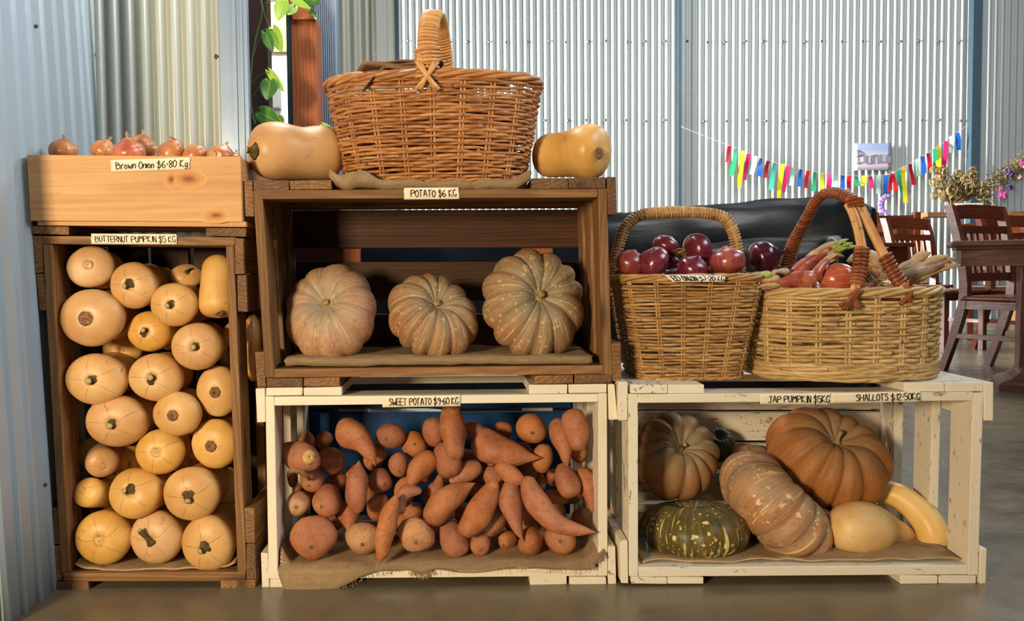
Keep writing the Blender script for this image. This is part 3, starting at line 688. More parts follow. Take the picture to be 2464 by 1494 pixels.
# ================================================================== burlap
def cloth(name, lab, xs, prof, nx=60, ny=26, th=.003, cat='sack', ox=0):
    """prof(x, s) -> (y, z) for s 0..1 across the cloth"""
    x0, x1 = xs; b = MB()
    def fn(i, j):
        x = x0+(x1-x0)*i; y, z = prof(i, j)
        n = noise.noise(Vector((x*22, j*7, 3+ox)))*.0016
        return (x+noise.noise(Vector((i*4, j*9, 5+ox)))*.004, y, z+n)
    b.grid(nx, ny, fn, tex=lambda i, j: ((x1-x0)*i, j*.4, 0))
    ce = Vector(((x0+x1)/2, prof(.5, .5)[0], prof(.5, .5)[1]))
    o = solid(b.build(name, M['burlap'], None, ce), th, 1); tag(o, lab, cat, 'burlap sacks under the produce'); return o
def roll(y0, z0, y1, front_r, wav=0.0):
    """flat from the back to the front then folded under in a soft roll"""
    def f(i, j):
        w_ = wav*noise.noise(Vector((i*6.5, 1.3, 0)))+wav*.5*noise.noise(Vector((i*17, 4, 0)))
        if j < .6: 
            t = j/.6; return (y1+(y0+front_r-y1)*t+w_*t, z0+2*front_r+w_*.4*t+.003*noise.noise(Vector((i*9, j*5, 2))))
        a = (j-.6)/.4*PI*1.25
        return (y0+front_r+w_-front_r*math.sin(a)*(1+wav*20*abs(noise.noise(Vector((i*5, 9, 0))))), z0+front_r+front_r*math.cos(a)+w_*.4)
    return f
X = lambda u, Y=0.02: U(u, 1000, Y).x
zf = U(1050, 884, .0).z
cloth('burlap_sack', 'folded burlap sack under the three ribbed pumpkins in the brown crate', (U(686, 870, .02).x, U(1424, 860, .02).x), roll(.012, U(1050, 878, .02).z, .27, .0085, .006), 80)
zt = U(350, 1377, 0).z
cloth('burlap_sack', 'burlap sack on the floor of the tall butternut crate', (U(186, 1370, .02).x, U(568, 1370, .02).x),
      lambda i, j: (.20-.188*j+.004*noise.noise(Vector((i*8, 2, 0))), zt+.004+.034*max(0, (abs(i-.5)-.42)/.08)**1.6*(.4+.6*(1-j))+.010*abs(noise.noise(Vector((i*5, j*2, 8))))-.006*max(0, j-.9)*10*.3), 60)
zm = U(1050, 1368, 0).z
def midprof(i, j):
    w_ = noise.noise(Vector((i*6, 1, 2)))
    e_ = max(0, min(1, (.34-i)/.22)); hang = .046*e_*e_*(3-2*e_)+.014*max(0, 1-abs(i-.44)/.04)+.002
    if i < .02: hang *= i/.02*.8+.2
    if j < .62: return (.30-.295*j/.62, zm+.012+.006*w_*j+.05*max(0, (i-.95)/.05)*.6+.03*max(0, (.03-i)/.03))
    if j < .74:
        t = (j-.62)/.12; return (.005-.016*t, zm+.012+.006*w_-.007*t+.05*max(0, (i-.95)/.05)*.6)
    t = (j-.74)/.26; return (-.011-.003*math.sin(t*3)-.003*abs(w_), zm+.004+.006*w_-hang*t+.03*max(0, (i-.95)/.05))
cloth('burlap_sack', 'frayed burlap sack under the sweet potatoes, draped over the front of the white crate', (U(672, 1360, .0).x, U(1452, 1350, .0).x), midprof, 110, 40)
sk = [o_ for o_ in S.objects if o_.name.startswith('burlap_sack')][-1]; b = MB()
for q in range(150):
    i = random.choice((random.uniform(.02, .34), random.uniform(.4, .47), random.uniform(.0, .99), random.uniform(.95, 1.0))); x = U(672, 1360, .0).x+(U(1452, 1350, .0).x-U(672, 1360, .0).x)*i; y, z = midprof(i, 1.0)
    b.tube([(x, y, z+.003), (x+random.uniform(-.003, .003), y-.003, z-.003), (x+random.uniform(-.006, .006), y-.004, z-random.uniform(.004, .011))], .0005, 4)
fr = b.build('fringe', M['burlap'], sk, sk.location); fr['kind'] = 'stuff'
zr = U(1900, 1362, YR).z
cloth('burlap_sack', 'flat burlap sack under the mixed pumpkins in the right white crate', (U(1545, 1350, YR+.02).x, U(2312, 1350, YR+.02).x), lambda i, j: (.26-.262*j+.014*noise.noise(Vector((i*6, 1, 0)))*j, zr+.006+.012*abs(noise.noise(Vector((i*7, j*2, 4))))), 80)
ztop = U(1040, 432, .02).z
zrl = U(1050, 455, .0).z
def topprof(i, j):
    r = .0095+.0085*math.exp(-((i-.13)/.10)**2)+.003*noise.noise(Vector((i*9, 3, 2)))+.004*math.exp(-((i-.95)/.05)**2)
    lift = .022*max(0, (.07-i)/.07)**1.2+.016*max(0, (i-.93)/.07)+.006*math.exp(-((i-.16)/.05)**2)
    yc = .012+.008*noise.noise(Vector((i*6, 8, 1)))
    if j < .5:
        t = j/.5; return (.27+(yc-.27)*t, ztop-.012+(zrl+2*r-ztop+.012)*t**3+lift*t)
    a = (j-.5)/.5*PI*1.3; k = 1+.35*noise.noise(Vector((i*14, j*3, 6)))
    return (yc-r*1.15*math.sin(a)*k, zrl+r+r*math.cos(a)*k+lift)
cloth('burlap_sack', 'crumpled burlap sack under the big wicker basket on the brown crate', (U(796, 430, .02).x, U(1274, 430, .02).x), topprof, 90, 30, .005)
# ================================================================== produce
c1 = crop(0, 0, 840/2464); c2 = crop(560, 0, 940/2464); c4 = crop(60, 350, 580/1575); c5 = crop(60, 850, 620/1438)
c6 = crop(580, 420, 940/2464); c7 = crop(590, 900, 920/2464); c8 = crop(1440, 860, 1024/2464); cr = crop(1440, 540, 440/1643); cs = crop(1780, 430, 560/2390)
V = Vector
def disc(parent, name, P, A, r, mat, th=.0016, lob=0, lab=None):
    b = MB(); b.sweep([P-A*th, P-A*th*.3, P+A*th*.4, P+A*th, P+A*th*.55], [r*.9, r, r*.8, r*.45, r*.02], 20, 1, lob, .14, .0012, 300)
    o = b.build(name, mat, parent)
    if lab: o['label'] = lab
    return o
def stem(parent, P, A, r=.0125, L=.014, mat='stem', bend=(0, 0, 0), name='stem'):
    pts = []; rad = []
    for i in range(10):
        t = i/9; pts.append(P+A*(L*t-.003)+V(bend)*t*t); rad.append(r*(1.18 if t < .12 else 1-.60*min(1, ((t-.12)*2.4))**.5+(.05 if t > .8 else 0)))
    pts.append(pts[-1]+A*.0008); rad.append(rad[-1]*.2)
    b = MB(); b.sweep(pts, rad, 30, 1, 5, .15, .0014, 160); return b.build(name, M[mat], parent)

def butternut(cx, R2, kind, st, lab, y0=.0, L=None, group=None, mat='bnut', follow=.30, back=.93):
    (cu, cv), (ru, rv) = cx, R2; Ys = y0+.028; k = ppm(Ys); P = U(cu, cv, Ys); a, c = ru/k, rv/k; R = (a+c)/2
    view = (CAM-P).normalized(); D = (V((0, -1, 0))*(1-follow)+view*follow).normalized()
    h = R*.62; dx = max(-.75, min(.75, (st[0]-cu)/ru/.62*.8)); dz = max(-.75, min(.75, -(st[1]-cv)/rv/.62*.8))
    A = (D+V((1, 0, 0))*dx*.85+V((0, 0, 1))*dz*.85).normalized()
    L = L or min(.235-y0*.6, 3.0*R)
    # the rear part swings back parallel to the crate's depth
    pts = []; rad = []; n1, n2, n3 = 13, 12, 8
    apex = P+A*h*.9
    for i in range(n1):
        w_ = (i/(n1-1))**1.7*h; q = 1-w_/h; r = c*max(0.02, (1-q**2.25))**.5
        dim = .10*h*math.exp(-(r/c/.26)**2)
        pts.append(apex-A*(w_+dim)); rad.append(r)
    B = -V((D.x*.9, D.y, D.z*.9)).normalized(); p = pts[-1].copy(); body = L-h-.6*R
    for i in range(1, n2+1):
        t = i/n2; d = (-A).lerp(B, min(1, t*1.6)).normalized(); p = p+d*body/n2
        pts.append(p.copy()); rad.append(c*(1-.12*math.sin(PI*t)-(1-back)*t))
    for i in range(1, n3+1):
        t = i/n3; pts.append(p+B*.6*R*math.sin(PI/2*t)); rad.append(c*back*max(.01, math.cos(PI/2*t)))
    b = MB(); b.sweep(pts, rad, 36, a/c, 5 if kind != 'blossom' else 10, .016, .0022, 13, ph=random.uniform(0, 3))
    o = b.build('butternut_pumpkin', M[mat if kind in ('stem', 'long', 'scar') else 'bnutplain'], None, P+V((0, L*.4, 0)))
    tag(o, lab, 'pumpkin', group or 'butternut pumpkins in the tall crate')
    ap = apex-A*.10*h
    if kind == 'stem': stem(o, ap, (A+V((random.uniform(-.3, .1), 0, random.uniform(-.3, .3)))).normalized(), R*.25, .015)
    elif kind == 'long': stem(o, ap, A, R*.2, .016, 'stem', V((-.016, 0, .026)))
    elif kind == 'scar': disc(o, 'stem_scar', ap+A*.0005, A, R*.2, M['scarpale'], .0016, 5)
    elif kind == 'blossom': disc(o, 'blossom_scar', ap+A*.0022, A, R*.24, M['scar'], .0009, 7)
    elif kind == 'faint': disc(o, 'blossom_scar', ap+A*.0018, A, R*.2, M['scarpale'], .0007, 7)
    return o
Z4, Z5 = 580/1575, 620/1438
def B4(x, y, rx, ry, kind, sx, sy, lab, y0=0.0, **k): return butternut(c4(x, y), (rx*Z4, ry*Z4), kind, c4(sx, sy), lab, y0, **k)
def B5(x, y, rx, ry, kind, sx, sy, lab, y0=0.0, **k): return butternut(c5(x, y), (rx*Z5, ry*Z5), kind, c5(sx, sy), lab, y0, **k)
B4(435, 795, 155, 140, 'faint', 442, 768, 'round butternut with a faint pale scar at the top left of the tall crate', .022)
B4(712, 913, 160, 155, 'stem', 680, 908, 'butternut with dark stem and brown scuffs on its right, upper middle of the tall crate', .01)
B4(975, 1040, 158, 145, 'stem', 955, 1040, 'butternut with dark stem left of the upright butternut in the tall crate', .0)
B4(440, 1125, 213, 188, 'blossom', 415, 1128, 'largest butternut, showing a big round brown scar, at the left side of the tall crate', -.004)
B4(812, 1215, 148, 133, 'stem', 792, 1207, 'small dark stemmed butternut just right of the one with the big round scar', .03)
B4(1125, 1310, 169, 157, 'stem', 1130, 1310, 'butternut with dark stem and speckled lower right, against the right board of the tall crate', .0)
B5(400, 145, 172, 146, 'stem', 388, 143, 'big butternut with dark stem directly under the one with the big round scar', -.002)
B5(732, 133, 154, 137, 'stem', 722, 130, 'butternut whose short brown stem points right, middle of the tall crate', .006)
B5(1080, 210, 120, 146, 'blossom', 1072, 213, 'butternut with brown scar half behind the right upright, below the speckled one', .03)
B5(515, 380, 176, 148, 'stem', 500, 390, 'orange butternut with dark stem and pale stub, left of the pale yellow one', .008)
B5(850, 337, 139, 126, 'blossom', 832, 340, 'pale yellow butternut with round brown scar in the centre of the tall crate', .0)
B5(1065, 505, 138, 143, 'blossom', 1042, 512, 'deep tan butternut with round dark scar, right side of the tall crate, lower half', .028)
B5(752, 550, 137, 129, 'scar', 750, 540, 'butternut with a ragged pale stem scar below the pale yellow one', .015)
B5(435, 612, 95, 86, 'scar', 478, 636, 'small butternut neck with pale stub pointing right at the left side of the tall crate', .03, L=.17)
B5(355, 775, 104, 86, 'scar', 283, 742, 'small butternut neck with tan stub pointing up left, low in the tall crate', .012, L=.17)
B5(615, 778, 156, 145, 'stem', 575, 730, 'butternut with stem on its upper left, second layer from the bottom of the tall crate', .0)
B5(935, 785, 163, 153, 'stem', 930, 800, 'large pale butternut with dark stem above the bottom right one in the tall crate', -.006)
B5(440, 1027, 159, 153, 'scar', 435, 1033, 'butternut with pale star shaped scar at the bottom left of the tall crate', -.002)
B5(735, 1027, 152, 153, 'long', 705, 1032, 'butternut with a long upright stem in the bottom row of the tall crate', .0)
B5(1025, 1058, 156, 163, 'stem', 998, 1082, 'butternut with pentagon stem at the bottom right of the tall crate', -.004)
dk = 'butternut lying in the dark behind the front row of the tall crate'; GD = 'butternuts hidden deep in the tall crate'
B4(1060, 850, 112, 85, 'stem', 1090, 800, 'butternut peeping up beside the upright butternut in the tall crate', .10, L=.15)
for x, y, rx, ry, zz in ((900, 880, 95, 85, 4), (1120, 1060, 100, 100, 4), (640, 1330, 130, 110, 4), (960, 1230, 110, 110, 4)):
    B4(x, y, rx, ry, 'none', x, y, dk, .13, L=.14, group=GD)
for x, y, rx, ry in ((640, 330, 110, 100), (960, 360, 105, 110), (375, 560, 85, 90), (930, 600, 110, 100), (590, 610, 95, 95), (1125, 740, 100, 110), (860, 850, 80, 90), (1115, 905, 95, 95), (640, 960, 100, 90), (880, 1000, 95, 95), (330, 900, 90, 90)):
    B5(x, y, rx, ry, 'none', x, y, dk, .13, L=.14, group=GD)
B4(1395, 1235, 108, 95, 'none', 1395, 1235, 'butternut seen on both sides of the right upright of the tall crate, upper half', .085, L=.16)

def spin(name, mat, path, Y, rads, lab, cat, group=None, n=34, seg=30, conv=None, sq=1.0, bump=.002, ns=16, lob=0, ld=.0):
    """path: pixel points; Y: depth per point (or one); rads: (t, radius in pixels) keys"""
    Ys = Y if isinstance(Y, (list, tuple)) else [Y]*len(path)
    pts = smooth_path([U(*(conv(*p) if conv else p), y) for p, y in zip(path, Ys)], 200)
    k = ppm(sum(Ys)/len(Ys)); P = []; R = []
    for i in range(n):
        t = (1-math.cos(PI*i/(n-1)))/2; P.append(pts[min(199, int(round(t*199)))])
        R.append(max(.0004, interp(rads, t)/k))
    b = MB(); b.sweep(P, R, seg, sq, lob, ld, bump, ns)
    o = b.build(name, M[mat], None, sum(P, V((0, 0, 0)))/n); tag(o, lab, cat, group); return o, P, R
Z2 = 940/2464
# upright butternut at the top right of the tall crate
o, P_, R_ = spin('butternut_pumpkin', 'bnutplain', [(1262, 712), (1262, 850), (1262, 1000), (1268, 1128)], [.07, .06, .05, .04], [(0, 0), (.03, 17), (.08, 28), (.16, 36), (.3, 40), (.45, 41), (.62, 44), (.80, 47), (.90, 41), (.96, 28), (1, 0)], 'upright butternut with its scar at the bottom, at the top right of the tall crate', 'pumpkin', 'butternut pumpkins in the tall crate', conv=c4)
p = U(*c4(1270, 1094), .020); disc(o, 'blossom_scar', p, V((.05, -.72, -.69)).normalized(), .0115, M['scar'])
# a butternut bulging out between the side slats
butternut((607, 838), (24, 82), 'none', (607, 838), 'butternut bulging through the right side gap of the tall crate, beside the brown crate', .10, L=.13, group=None)
# two butternuts on the brown crate
rp2 = [(0, 0), (.04, 95), (.13, 156), (.28, 181), (.45, 172), (.58, 165), (.75, 172), (.87, 165), (.95, 115), (1, 0)]
o, P_, R_ = spin('butternut_pumpkin', 'bnut', [(88, 950), (260, 953), (420, 970), (560, 968), (692, 966)], [.06, .08, .105, .13, .15], [(t, r*Z2) for t, r in rp2], 'butternut lying on its side with a dark stem, left of the big wicker basket', 'pumpkin', 'butternuts on the brown crate', conv=c2, seg=40)
A = (P_[0]-P_[3]).normalized(); st_p = U(*c2(125, 948), .028); stem(o, st_p+V((0, .004, 0)), (V((-.75, -.62, .05))).normalized(), .0155, .018)
rp2 = [(0, 0), (.05, 92), (.16, 136), (.34, 143), (.5, 146), (.68, 163), (.82, 168), (.94, 118), (1, 0)]
o, P_, R_ = spin('butternut_pumpkin', 'bnutplain', [(1893, 985), (2010, 982), (2150, 968), (2260, 955), (2366, 955)], [.20, .18, .14, .10, .075], [(t, r*Z2) for t, r in rp2], 'butternut lying with its round scar facing forward, right of the big wicker basket', 'pumpkin', 'butternuts on the brown crate', conv=c2, seg=40)
p = U(*c2(2309, 966), .052); disc(o, 'blossom_scar', p, V((.60, -.78, -.03)).normalized(), .0125, M['scar'], .0010)

# ------------------------------------------------------------------ ribbed pumpkins
def pumpkin(cx, ru, Y, hr, lobes, ld, A, mat, lab, roll=0, dim=.42, stemk=None, cat='pumpkin', group=None, seed=0, bump=.004, pw=.86, lp=.55):
    k = ppm(Y); R = ru/k; h = R*hr; P = U(*cx, Y); A = V(A).normalized()
    e1 = A.orthogonal().normalized(); e2 = A.cross(e1); rr = random.Random(seed); nt, nf = lobes*12, 40
    off = V((rr.uniform(0, 50), rr.uniform(0, 50), rr.uniform(0, 50))); ph = [rr.uniform(0, 6) for _ in range(4)]; b = MB()
    for j in range(nf+1):
        f = PI*(.004+.992*j/nf)
        for i in range(nt):
            th = 2*PI*i/nt; tw = th+.10*math.sin(2*th+ph[0])+.06*math.sin(3*th+ph[1])
            lobe = abs(math.sin(lobes*.5*tw+ph[2]))**lp; amp = 1+.05*math.sin(th*2+ph[3])
            r = R*math.sin(f)**pw; z = h*math.cos(f)*(1-dim*math.exp(-(r/R)**2/.10))
            fac = 1-ld*(1-lobe); zf_ = 1-ld*.9*(1-lobe)
            d = (e1*math.cos(th+roll)+e2*math.sin(th+roll)); p = P+d*r*fac*amp+A*z*zf_
            q = (p-P)*14+off; p = p+(p-P).normalized()*bump*noise.noise(q)
            b.vert(p, (p-P)+off, (math.cos(th), math.sin(th), j/nf))
    for j in range(nf):
        for i in range(nt):
            a = j*nt+i; a2 = j*nt+(i+1) % nt; b.face((a, a+nt, a2+nt, a2))
    b.face(range(nt)); b.face([nf*nt+i for i in range(nt)][::-1])
    o = b.build('ribbed_pumpkin', M[mat], None, P); tag(o, lab, cat, group)
    top = P+A*h*(1-dim)*.98
    if stemk: stem(o, top, (A+V(stemk[2])).normalized(), stemk[0], stemk[1], stemk[3])
    return o
def aim(cx, st, ru, hr, dim=.42):
    """axis that puts the stem at pixel st on a pumpkin centred at cx"""
    s = hr*(1-dim)*ru; dx = (st[0]-cx[0])/s; dz = -(st[1]-cx[1])/s; q = max(.04, 1-dx*dx-dz*dz); return V((dx, -math.sqrt(q), dz))
Z6 = Z2
for (x, y, rr_, sx, sy, lob, ld, mt, lab, sd, sk) in (
    (570, 872, 312, 545, 815, 11, .07, 'kab1', 'leftmost of the three ribbed pumpkins in the brown crate, smooth dusty pink', 3, (.0165, .012, (0, 0, .1), 'stemtan')),
    (1208, 895, 300, 1240, 822, 12, .14, 'kab2', 'smallest, middle one of the three ribbed pumpkins in the brown crate', 9, (.0165, .014, (-.3, 0, -.1), 'stemtan')),
    (1845, 815, 350, 1882, 768, 12, .13, 'kab3', 'largest, rightmost of the three ribbed pumpkins in the brown crate, bronze flecked', 5, (.018, .018, (-.1, 0, .1), 'stemtan'))):
    cx = c6(x, y); A = aim(cx, c6(sx, sy), rr_*Z6, .66)
    view = (CAM-U(*cx, .12)).normalized(); A = (A+V((view.x*.5, 0, view.z*.5))).normalized()
    pumpkin(cx, rr_*Z6, .118, .66, lob, ld, A, mt, lab, seed=sd, stemk=sk, group='three ribbed pumpkins in the brown crate')
Z8 = 1024/2464
pumpkin(c8(446, 572), 262*Z8, .20, .74, 12, .13, (.12, -.80, .60), 'greyor', 'grey green and orange ribbed pumpkin at the left of the right white crate', seed=11, stemk=(.012, .02, (.2, 0, .1), 'stem'))
pumpkin(c8(1325, 586), 344*Z8, .20, .72, 11, .115, (.10, -.60, .79), 'orange', 'big orange ribbed pumpkin on top of the pile in the right white crate', seed=14, stemk=(.0125, .036, (.05, 0, .3), 'stemtan'))
pumpkin(c8(548, 998), 318*Z8, .118, .56, 13, .045, (-.03, .10, 1), 'greensp', 'dark green speckled pumpkin at the bottom left of the right white crate', seed=21, dim=.55)
pumpkin(c8(1026, 866), 372*Z8, .125, .60, 12, .085, (.72, -.14, .70), 'pinksp', 'pink and green speckled pumpkin tipped on its edge in the right white crate', seed=25, dim=.5)
spin('pear_squash', 'squash', [(1342, 985), (1500, 992), (1660, 1000), (1832, 1036)], [.06, .08, .12, .15], [(0, 0), (.04, 34), (.13, 54), (.30, 66), (.44, 63), (.62, 46), (.80, 29), (.93, 17), (.98, 10), (1, 0)], 'pale pear shaped butternut with pointed neck on the burlap, right of the tipped speckled pumpkin', 'squash', conv=c8)
o, P_, R_ = spin('curved_squash', 'squash', [(1500, 770), (1680, 782), (1820, 860), (1925, 985), (1955, 1122)], [.20, .18, .15, .12, .11], [(0, 0), (.04, 19), (.25, 29), (.5, 32), (.75, 35), (.9, 36), (.97, 26), (1, 0)], 'long curved pale yellow squash at the right end of the right white crate', 'squash', conv=c8)
pumpkin(c8(690, 505), 105*Z8, .30, .8, 10, .04, (0, -.5, .8), 'darkgreen', 'dark green squash in the shadow behind the left ribbed pumpkin', seed=31)
pumpkin(c8(905, 600), 120*Z8, .30, .7, 12, .08, (0, -.3, .9), 'orange', 'orange pumpkin in the shadow behind the tipped speckled one', seed=33)
# blue twine
b = MB(); b.tube(smooth_path([U(*c8(238, 1045), .03), U(*c8(270, 1055), .02), U(*c8(283, 1100), .01), U(*c8(285, 1165), .02), U(*c8(272, 1170), .03)], 24), .0014, 6)
tag(b.build('twine', flat('blue_twine', sr(46, 84, 118), .8), None, U(*c8(280, 1165), .02)), 'short blue twine beside the dark green speckled pumpkin', 'twine')

# ------------------------------------------------------------------ sweet potatoes
Z7 = 920/2464
def pot(o, lab):
    n = len(lab.split()); tag(o, lab+(' in the white sweet potato crate' if n <= 10 else ' in the white crate' if n <= 12 else ''), 'sweet potato', 'sweet potatoes in the white crate'); return o
def SP(x1, y1, x2, y2, r, lay, lab, bend=0.0, a=.5, b_=.5, dy=0.0, mat='swp'):
    """lying potato between two crop points; a,b_: .5 blunt ... 1.4 pointed"""
    Y = .045+lay*.17; dx, dy_ = x2-x1, y2-y1
    path = []
    for t in (0, .25, .5, .75, 1): s = math.sin(PI*t)*bend; path.append((x1+dx*t-dy_*s, y1+dy_*t+dx*s))
    tm = a/(a+b_); mx = tm**a*(1-tm)**b_
    keys = []
    for i in range(25):
        t = i/24; v = (t**a*(1-t)**b_)/mx if 0 < t < 1 else 0
        if (t > .5 and b_ >= .9) or (t < .5 and a >= .9): v = max(v, .07*min(1, (1-t)*12, t*12))
        keys.append((t, r*Z7*v))
    o, P, R = spin('sweet_potato', mat, path, [Y+dy*(t-.5) for t in (0, .25, .5, .75, 1)], keys, None, None, None, conv=c7, n=30, seg=22, bump=.0080, ns=22)
    return pot(o, lab)
def EP(x, y, rx, ry, lay, lab, mat='swp', tilt=(0, 0), L=2.4, nub=(0, .2)):
    """potato seen end-on"""
    Y0 = .012+lay*.17; k = ppm(Y0+.03); P = U(*c7(x, y), Y0+.03); a, c = rx*Z7/k, ry*Z7/k; R = (a+c)/2
    A = V((tilt[0]+nub[0]*-.5, -1, tilt[1]-nub[1]*.5)).normalized(); L_ = min(L*R, .33-Y0); n = 22; pts = []; rad = []
    for i in range(n):
        t = (1-math.cos(PI*i/(n-1)))/2; q = t*L_
        v = (t**.52*(1-t)**.62)/((.456**.52)*(.544**.62)) if 0 < t < 1 else 0
        pts.append(P+A*(R*.85-q)); rad.append(max(c*v, .0005 if i in (0, n-1) else .0042 if i == 1 else 0))
    b = MB(); b.sweep(pts, rad, 24, a/c, 0, 0, .0085, 22)
    o = b.build('sweet_potato', M[mat], None, P+V((0, L_*.3, 0)))
    pot(o, lab); disc(o, 'root_end', pts[1]+A*.001, A, R*.11, M['scar'], .0022); return o
EP(440, 1060, 146, 140, -.05, 'largest, round sweet potato at the bottom left corner', tilt=(.1, .1), nub=(.1, .5), L=2)
EP(765, 1060, 122, 106, .1, 'pale banded sweet potato with a corky scar, bottom row left of the thin upright one', 'swpale', L=2)
SP(978, 768, 862, 1226, 60, -.30, 'thin spindle shaped sweet potato standing upright at the very front', .02, .85, .9, -.03)
EP(1105, 1040, 132, 116, .0, 'round pale pitted sweet potato right of the thin upright one', 'swpale', L=2)
SP(1290, 955, 1395, 1165, 96, .1, 'stout sweet potato in the bottom row, right of the round pale one', 0, .4, .4, -.06)
EP(1514, 1098, 66, 76, .05, 'small brown sweet potato at the bottom centre right', nub=(0, .6))
EP(1675, 1080, 76, 68, .3, 'small dark sweet potato in shade at the bottom row', nub=(.5, .2))
EP(1840, 1090, 80, 88, -.02, 'round pinkish sweet potato under the pointed tail, bottom row', nub=(0, .6))
EP(2030, 1060, 104, 101, .02, 'round orange sweet potato at the bottom right corner', nub=(.2, -.2))
SP(2150, 870, 2210, 1030, 74, .6, 'shaded sweet potato behind the big curved one at the right', 0, .45, .5)
EP(1930, 970, 55, 48, .8, 'small sweet potato deep below the big curved one')
SP(1722, 672, 1795, 1082, 74, -.02, 'sweet potato hanging with its tapered tail curling right at the lower centre', .10, .55, 1.15, -.06)
SP(1805, 655, 2268, 1022, 82, -.22, 'biggest curved sweet potato sweeping down to a point at the lower right', .19, .42, 1.0, -.05)
SP(1617, 655, 1388, 1032, 86, -.04, 'smooth fat sweet potato slanting down left, its top pointed, lower centre', -.06, .85, .5, -.06)
SP(1625, 850, 1518, 1065, 92, .2, 'brown sweet potato tucked under the slanting smooth one', 0, .42, .6, -.05)
SP(1484, 702, 1180, 965, 92, .12, 'curved sweet potato with upturned tip, left of the slanting smooth one', .09, .9, .42, -.05)
EP(1800, 940, 76, 92, .45, 'sweet potato in shade behind the tapered hanging one')
SP(735, 555, 725, 900, 74, .05, 'speckled spindle sweet potato standing upright on the left side', .02, .75, .5, -.05)
SP(640, 835, 665, 1015, 82, .25, 'sweet potato with a dark shrivelled end below the speckled upright one', -.05, .4, .9, -.04)
EP(520, 822, 97, 106, .1, 'round pink sweet potato above the largest one at the left', nub=(.4, .2))
EP(340, 838, 80, 88, .12, 'sweet potato with a ringed cut end at the left edge, above the largest one', 'swpale', nub=(0, 0))
EP(425, 690, 83, 80, .22, 'sweet potato under a dry curling root at the left', nub=(.2, .4))
EP(300, 690, 46, 62, .4, 'small sweet potato behind the dry curling root at the left edge')
b = MB(); b.tube(smooth_path([U(*c7(280, 655), .06), U(*c7(300, 622), .04), U(*c7(345, 620), .03), U(*c7(395, 650), .035), U(*c7(415, 678), .05)], 26), [.004+.003*math.sin(PI*i/25) for i in range(26)], 8)
tag(b.build('dry_root', M['scar'], None, U(*c7(350, 630), .04)), 'dry curling root tail lying on a sweet potato at the left of the white crate', 'root')
o = SP(248, 500, 462, 560, 92, .10, 'sweet potato with a broken pale end at the upper left', .0, .35, .32, -.08)
p = U(*c7(415, 535), .012); disc(o, 'broken_end', p, V((.62, -.75, .05)).normalized(), .0155, M['scarpale'], .003)
EP(550, 563, 86, 80, .5, 'pitted sweet potato right of the one with the broken end')
SP(395, 345, 400, 490, 56, .85, 'sweet potato with a thin neck pointing up at the back left', 0, 1.1, .35)
EP(505, 432, 58, 58, .95, 'small dark sweet potato in front of the blue boards at the left')
SP(590, 355, 840, 592, 96, .25, 'fat sweet potato tapering to a thin rooty tail, upper left', -.16, .40, 1.15, -.05)
SP(765, 420, 800, 535, 50, .75, 'sweet potato in shade behind the fat tapering one')
SP(900, 480, 815, 625, 62, .60, 'sweet potato curling below the round one at the upper centre left', .15, .4, .9)
EP(930, 400, 92, 95, .45, 'round sweet potato with a dark pit in the top row, left of centre', nub=(.5, .1))
EP(1090, 455, 85, 82, .55, 'round reddish sweet potato beside the tall upright one, top row', nub=(-.1, -.5))
SP(1208, 278, 1222, 470, 74, .5, 'sweet potato standing left of the tall upright one in the top row', 0, .4, .5)
SP(1320, 180, 1378, 545, 82, .15, 'tall upright sweet potato reaching the price label in the top row', .05, .42, .45, -.08)
SP(1415, 320, 1560, 440, 58, .5, 'sweet potato with a pale cut end right of the tall upright one', 0, .5, .3)
SP(1480, 395, 1912, 540, 112, .35, 'very fat sweet potato with a long pointed tail to the right, upper centre', .10, .42, 1.15, -.04)
SP(1600, 350, 1720, 380, 55, .95, 'sweet potato in the dark behind the very fat tailed one')
SP(1500, 540, 1615, 590, 62, .65, 'sweet potato in shade below the very fat tailed one')
EP(1845, 360, 96, 95, .45, 'round sweet potato with concentric rings in the top row, right side', nub=(.05, .1))
SP(2000, 282, 2075, 596, 74, .25, 'long sweet potato tapering downward in the top row, second from the right', -.03, .45, .85, -.05)
SP(2120, 230, 2160, 492, 86, .08, 'plump sweet potato at the top right corner', .02, .42, .55, -.05)
EP(2150, 515, 64, 66, .5, 'sweet potato with a curly root below the top right corner one')
SP(1920, 448, 1915, 640, 66, .42, 'rounded sweet potato below the ringed one at the right', 0, .42, .42)
SP(1790, 440, 1805, 632, 60, .7, 'sweet potato in shade under the long pointed tail', 0, .4, .8)
SP(1612, 590, 1800, 690, 60, .18, 'short sweet potato lying under the very fat tailed one, centre right', .05, .45, .4, -.04)
SP(2035, 580, 2115, 785, 77, .15, 'sweet potato lying below the long tapering one at the right', .02, .42, .42, -.05)
SP(2140, 605, 2238, 895, 64, .2, 'dark sweet potato with pointed end against the right side board', -.10, .45, .8, -.04)
SP(1925, 780, 2092, 806, 54, .4, 'short sweet potato above the big curved one at the right', 0, .4, .45)
EP(1832, 645, 56, 45, .8, 'sweet potato in shade between the short lying ones at the right')
SP(1905, 640, 1900, 760, 38, .75, 'narrow sweet potato in shade behind the big curved one')
SP(1290, 450, 1320, 655, 92, .30, 'broad sweet potato below the tall upright one, centre', 0, .4, .45, -.05)
EP(990, 592, 66, 83, .35, 'blemished oval sweet potato in the centre left', nub=(-.2, .7))
SP(1215, 525, 1048, 728, 78, .22, 'sweet potato slanting down left with narrow end, centre', .05, .42, .75, -.05)
EP(880, 692, 86, 75, .42, 'oval sweet potato right of the speckled upright one', nub=(-.6, 0))
SP(1040, 660, 1005, 858, 66, .35, 'sweet potato standing behind the kidney shaped one', 0, .42, .4)
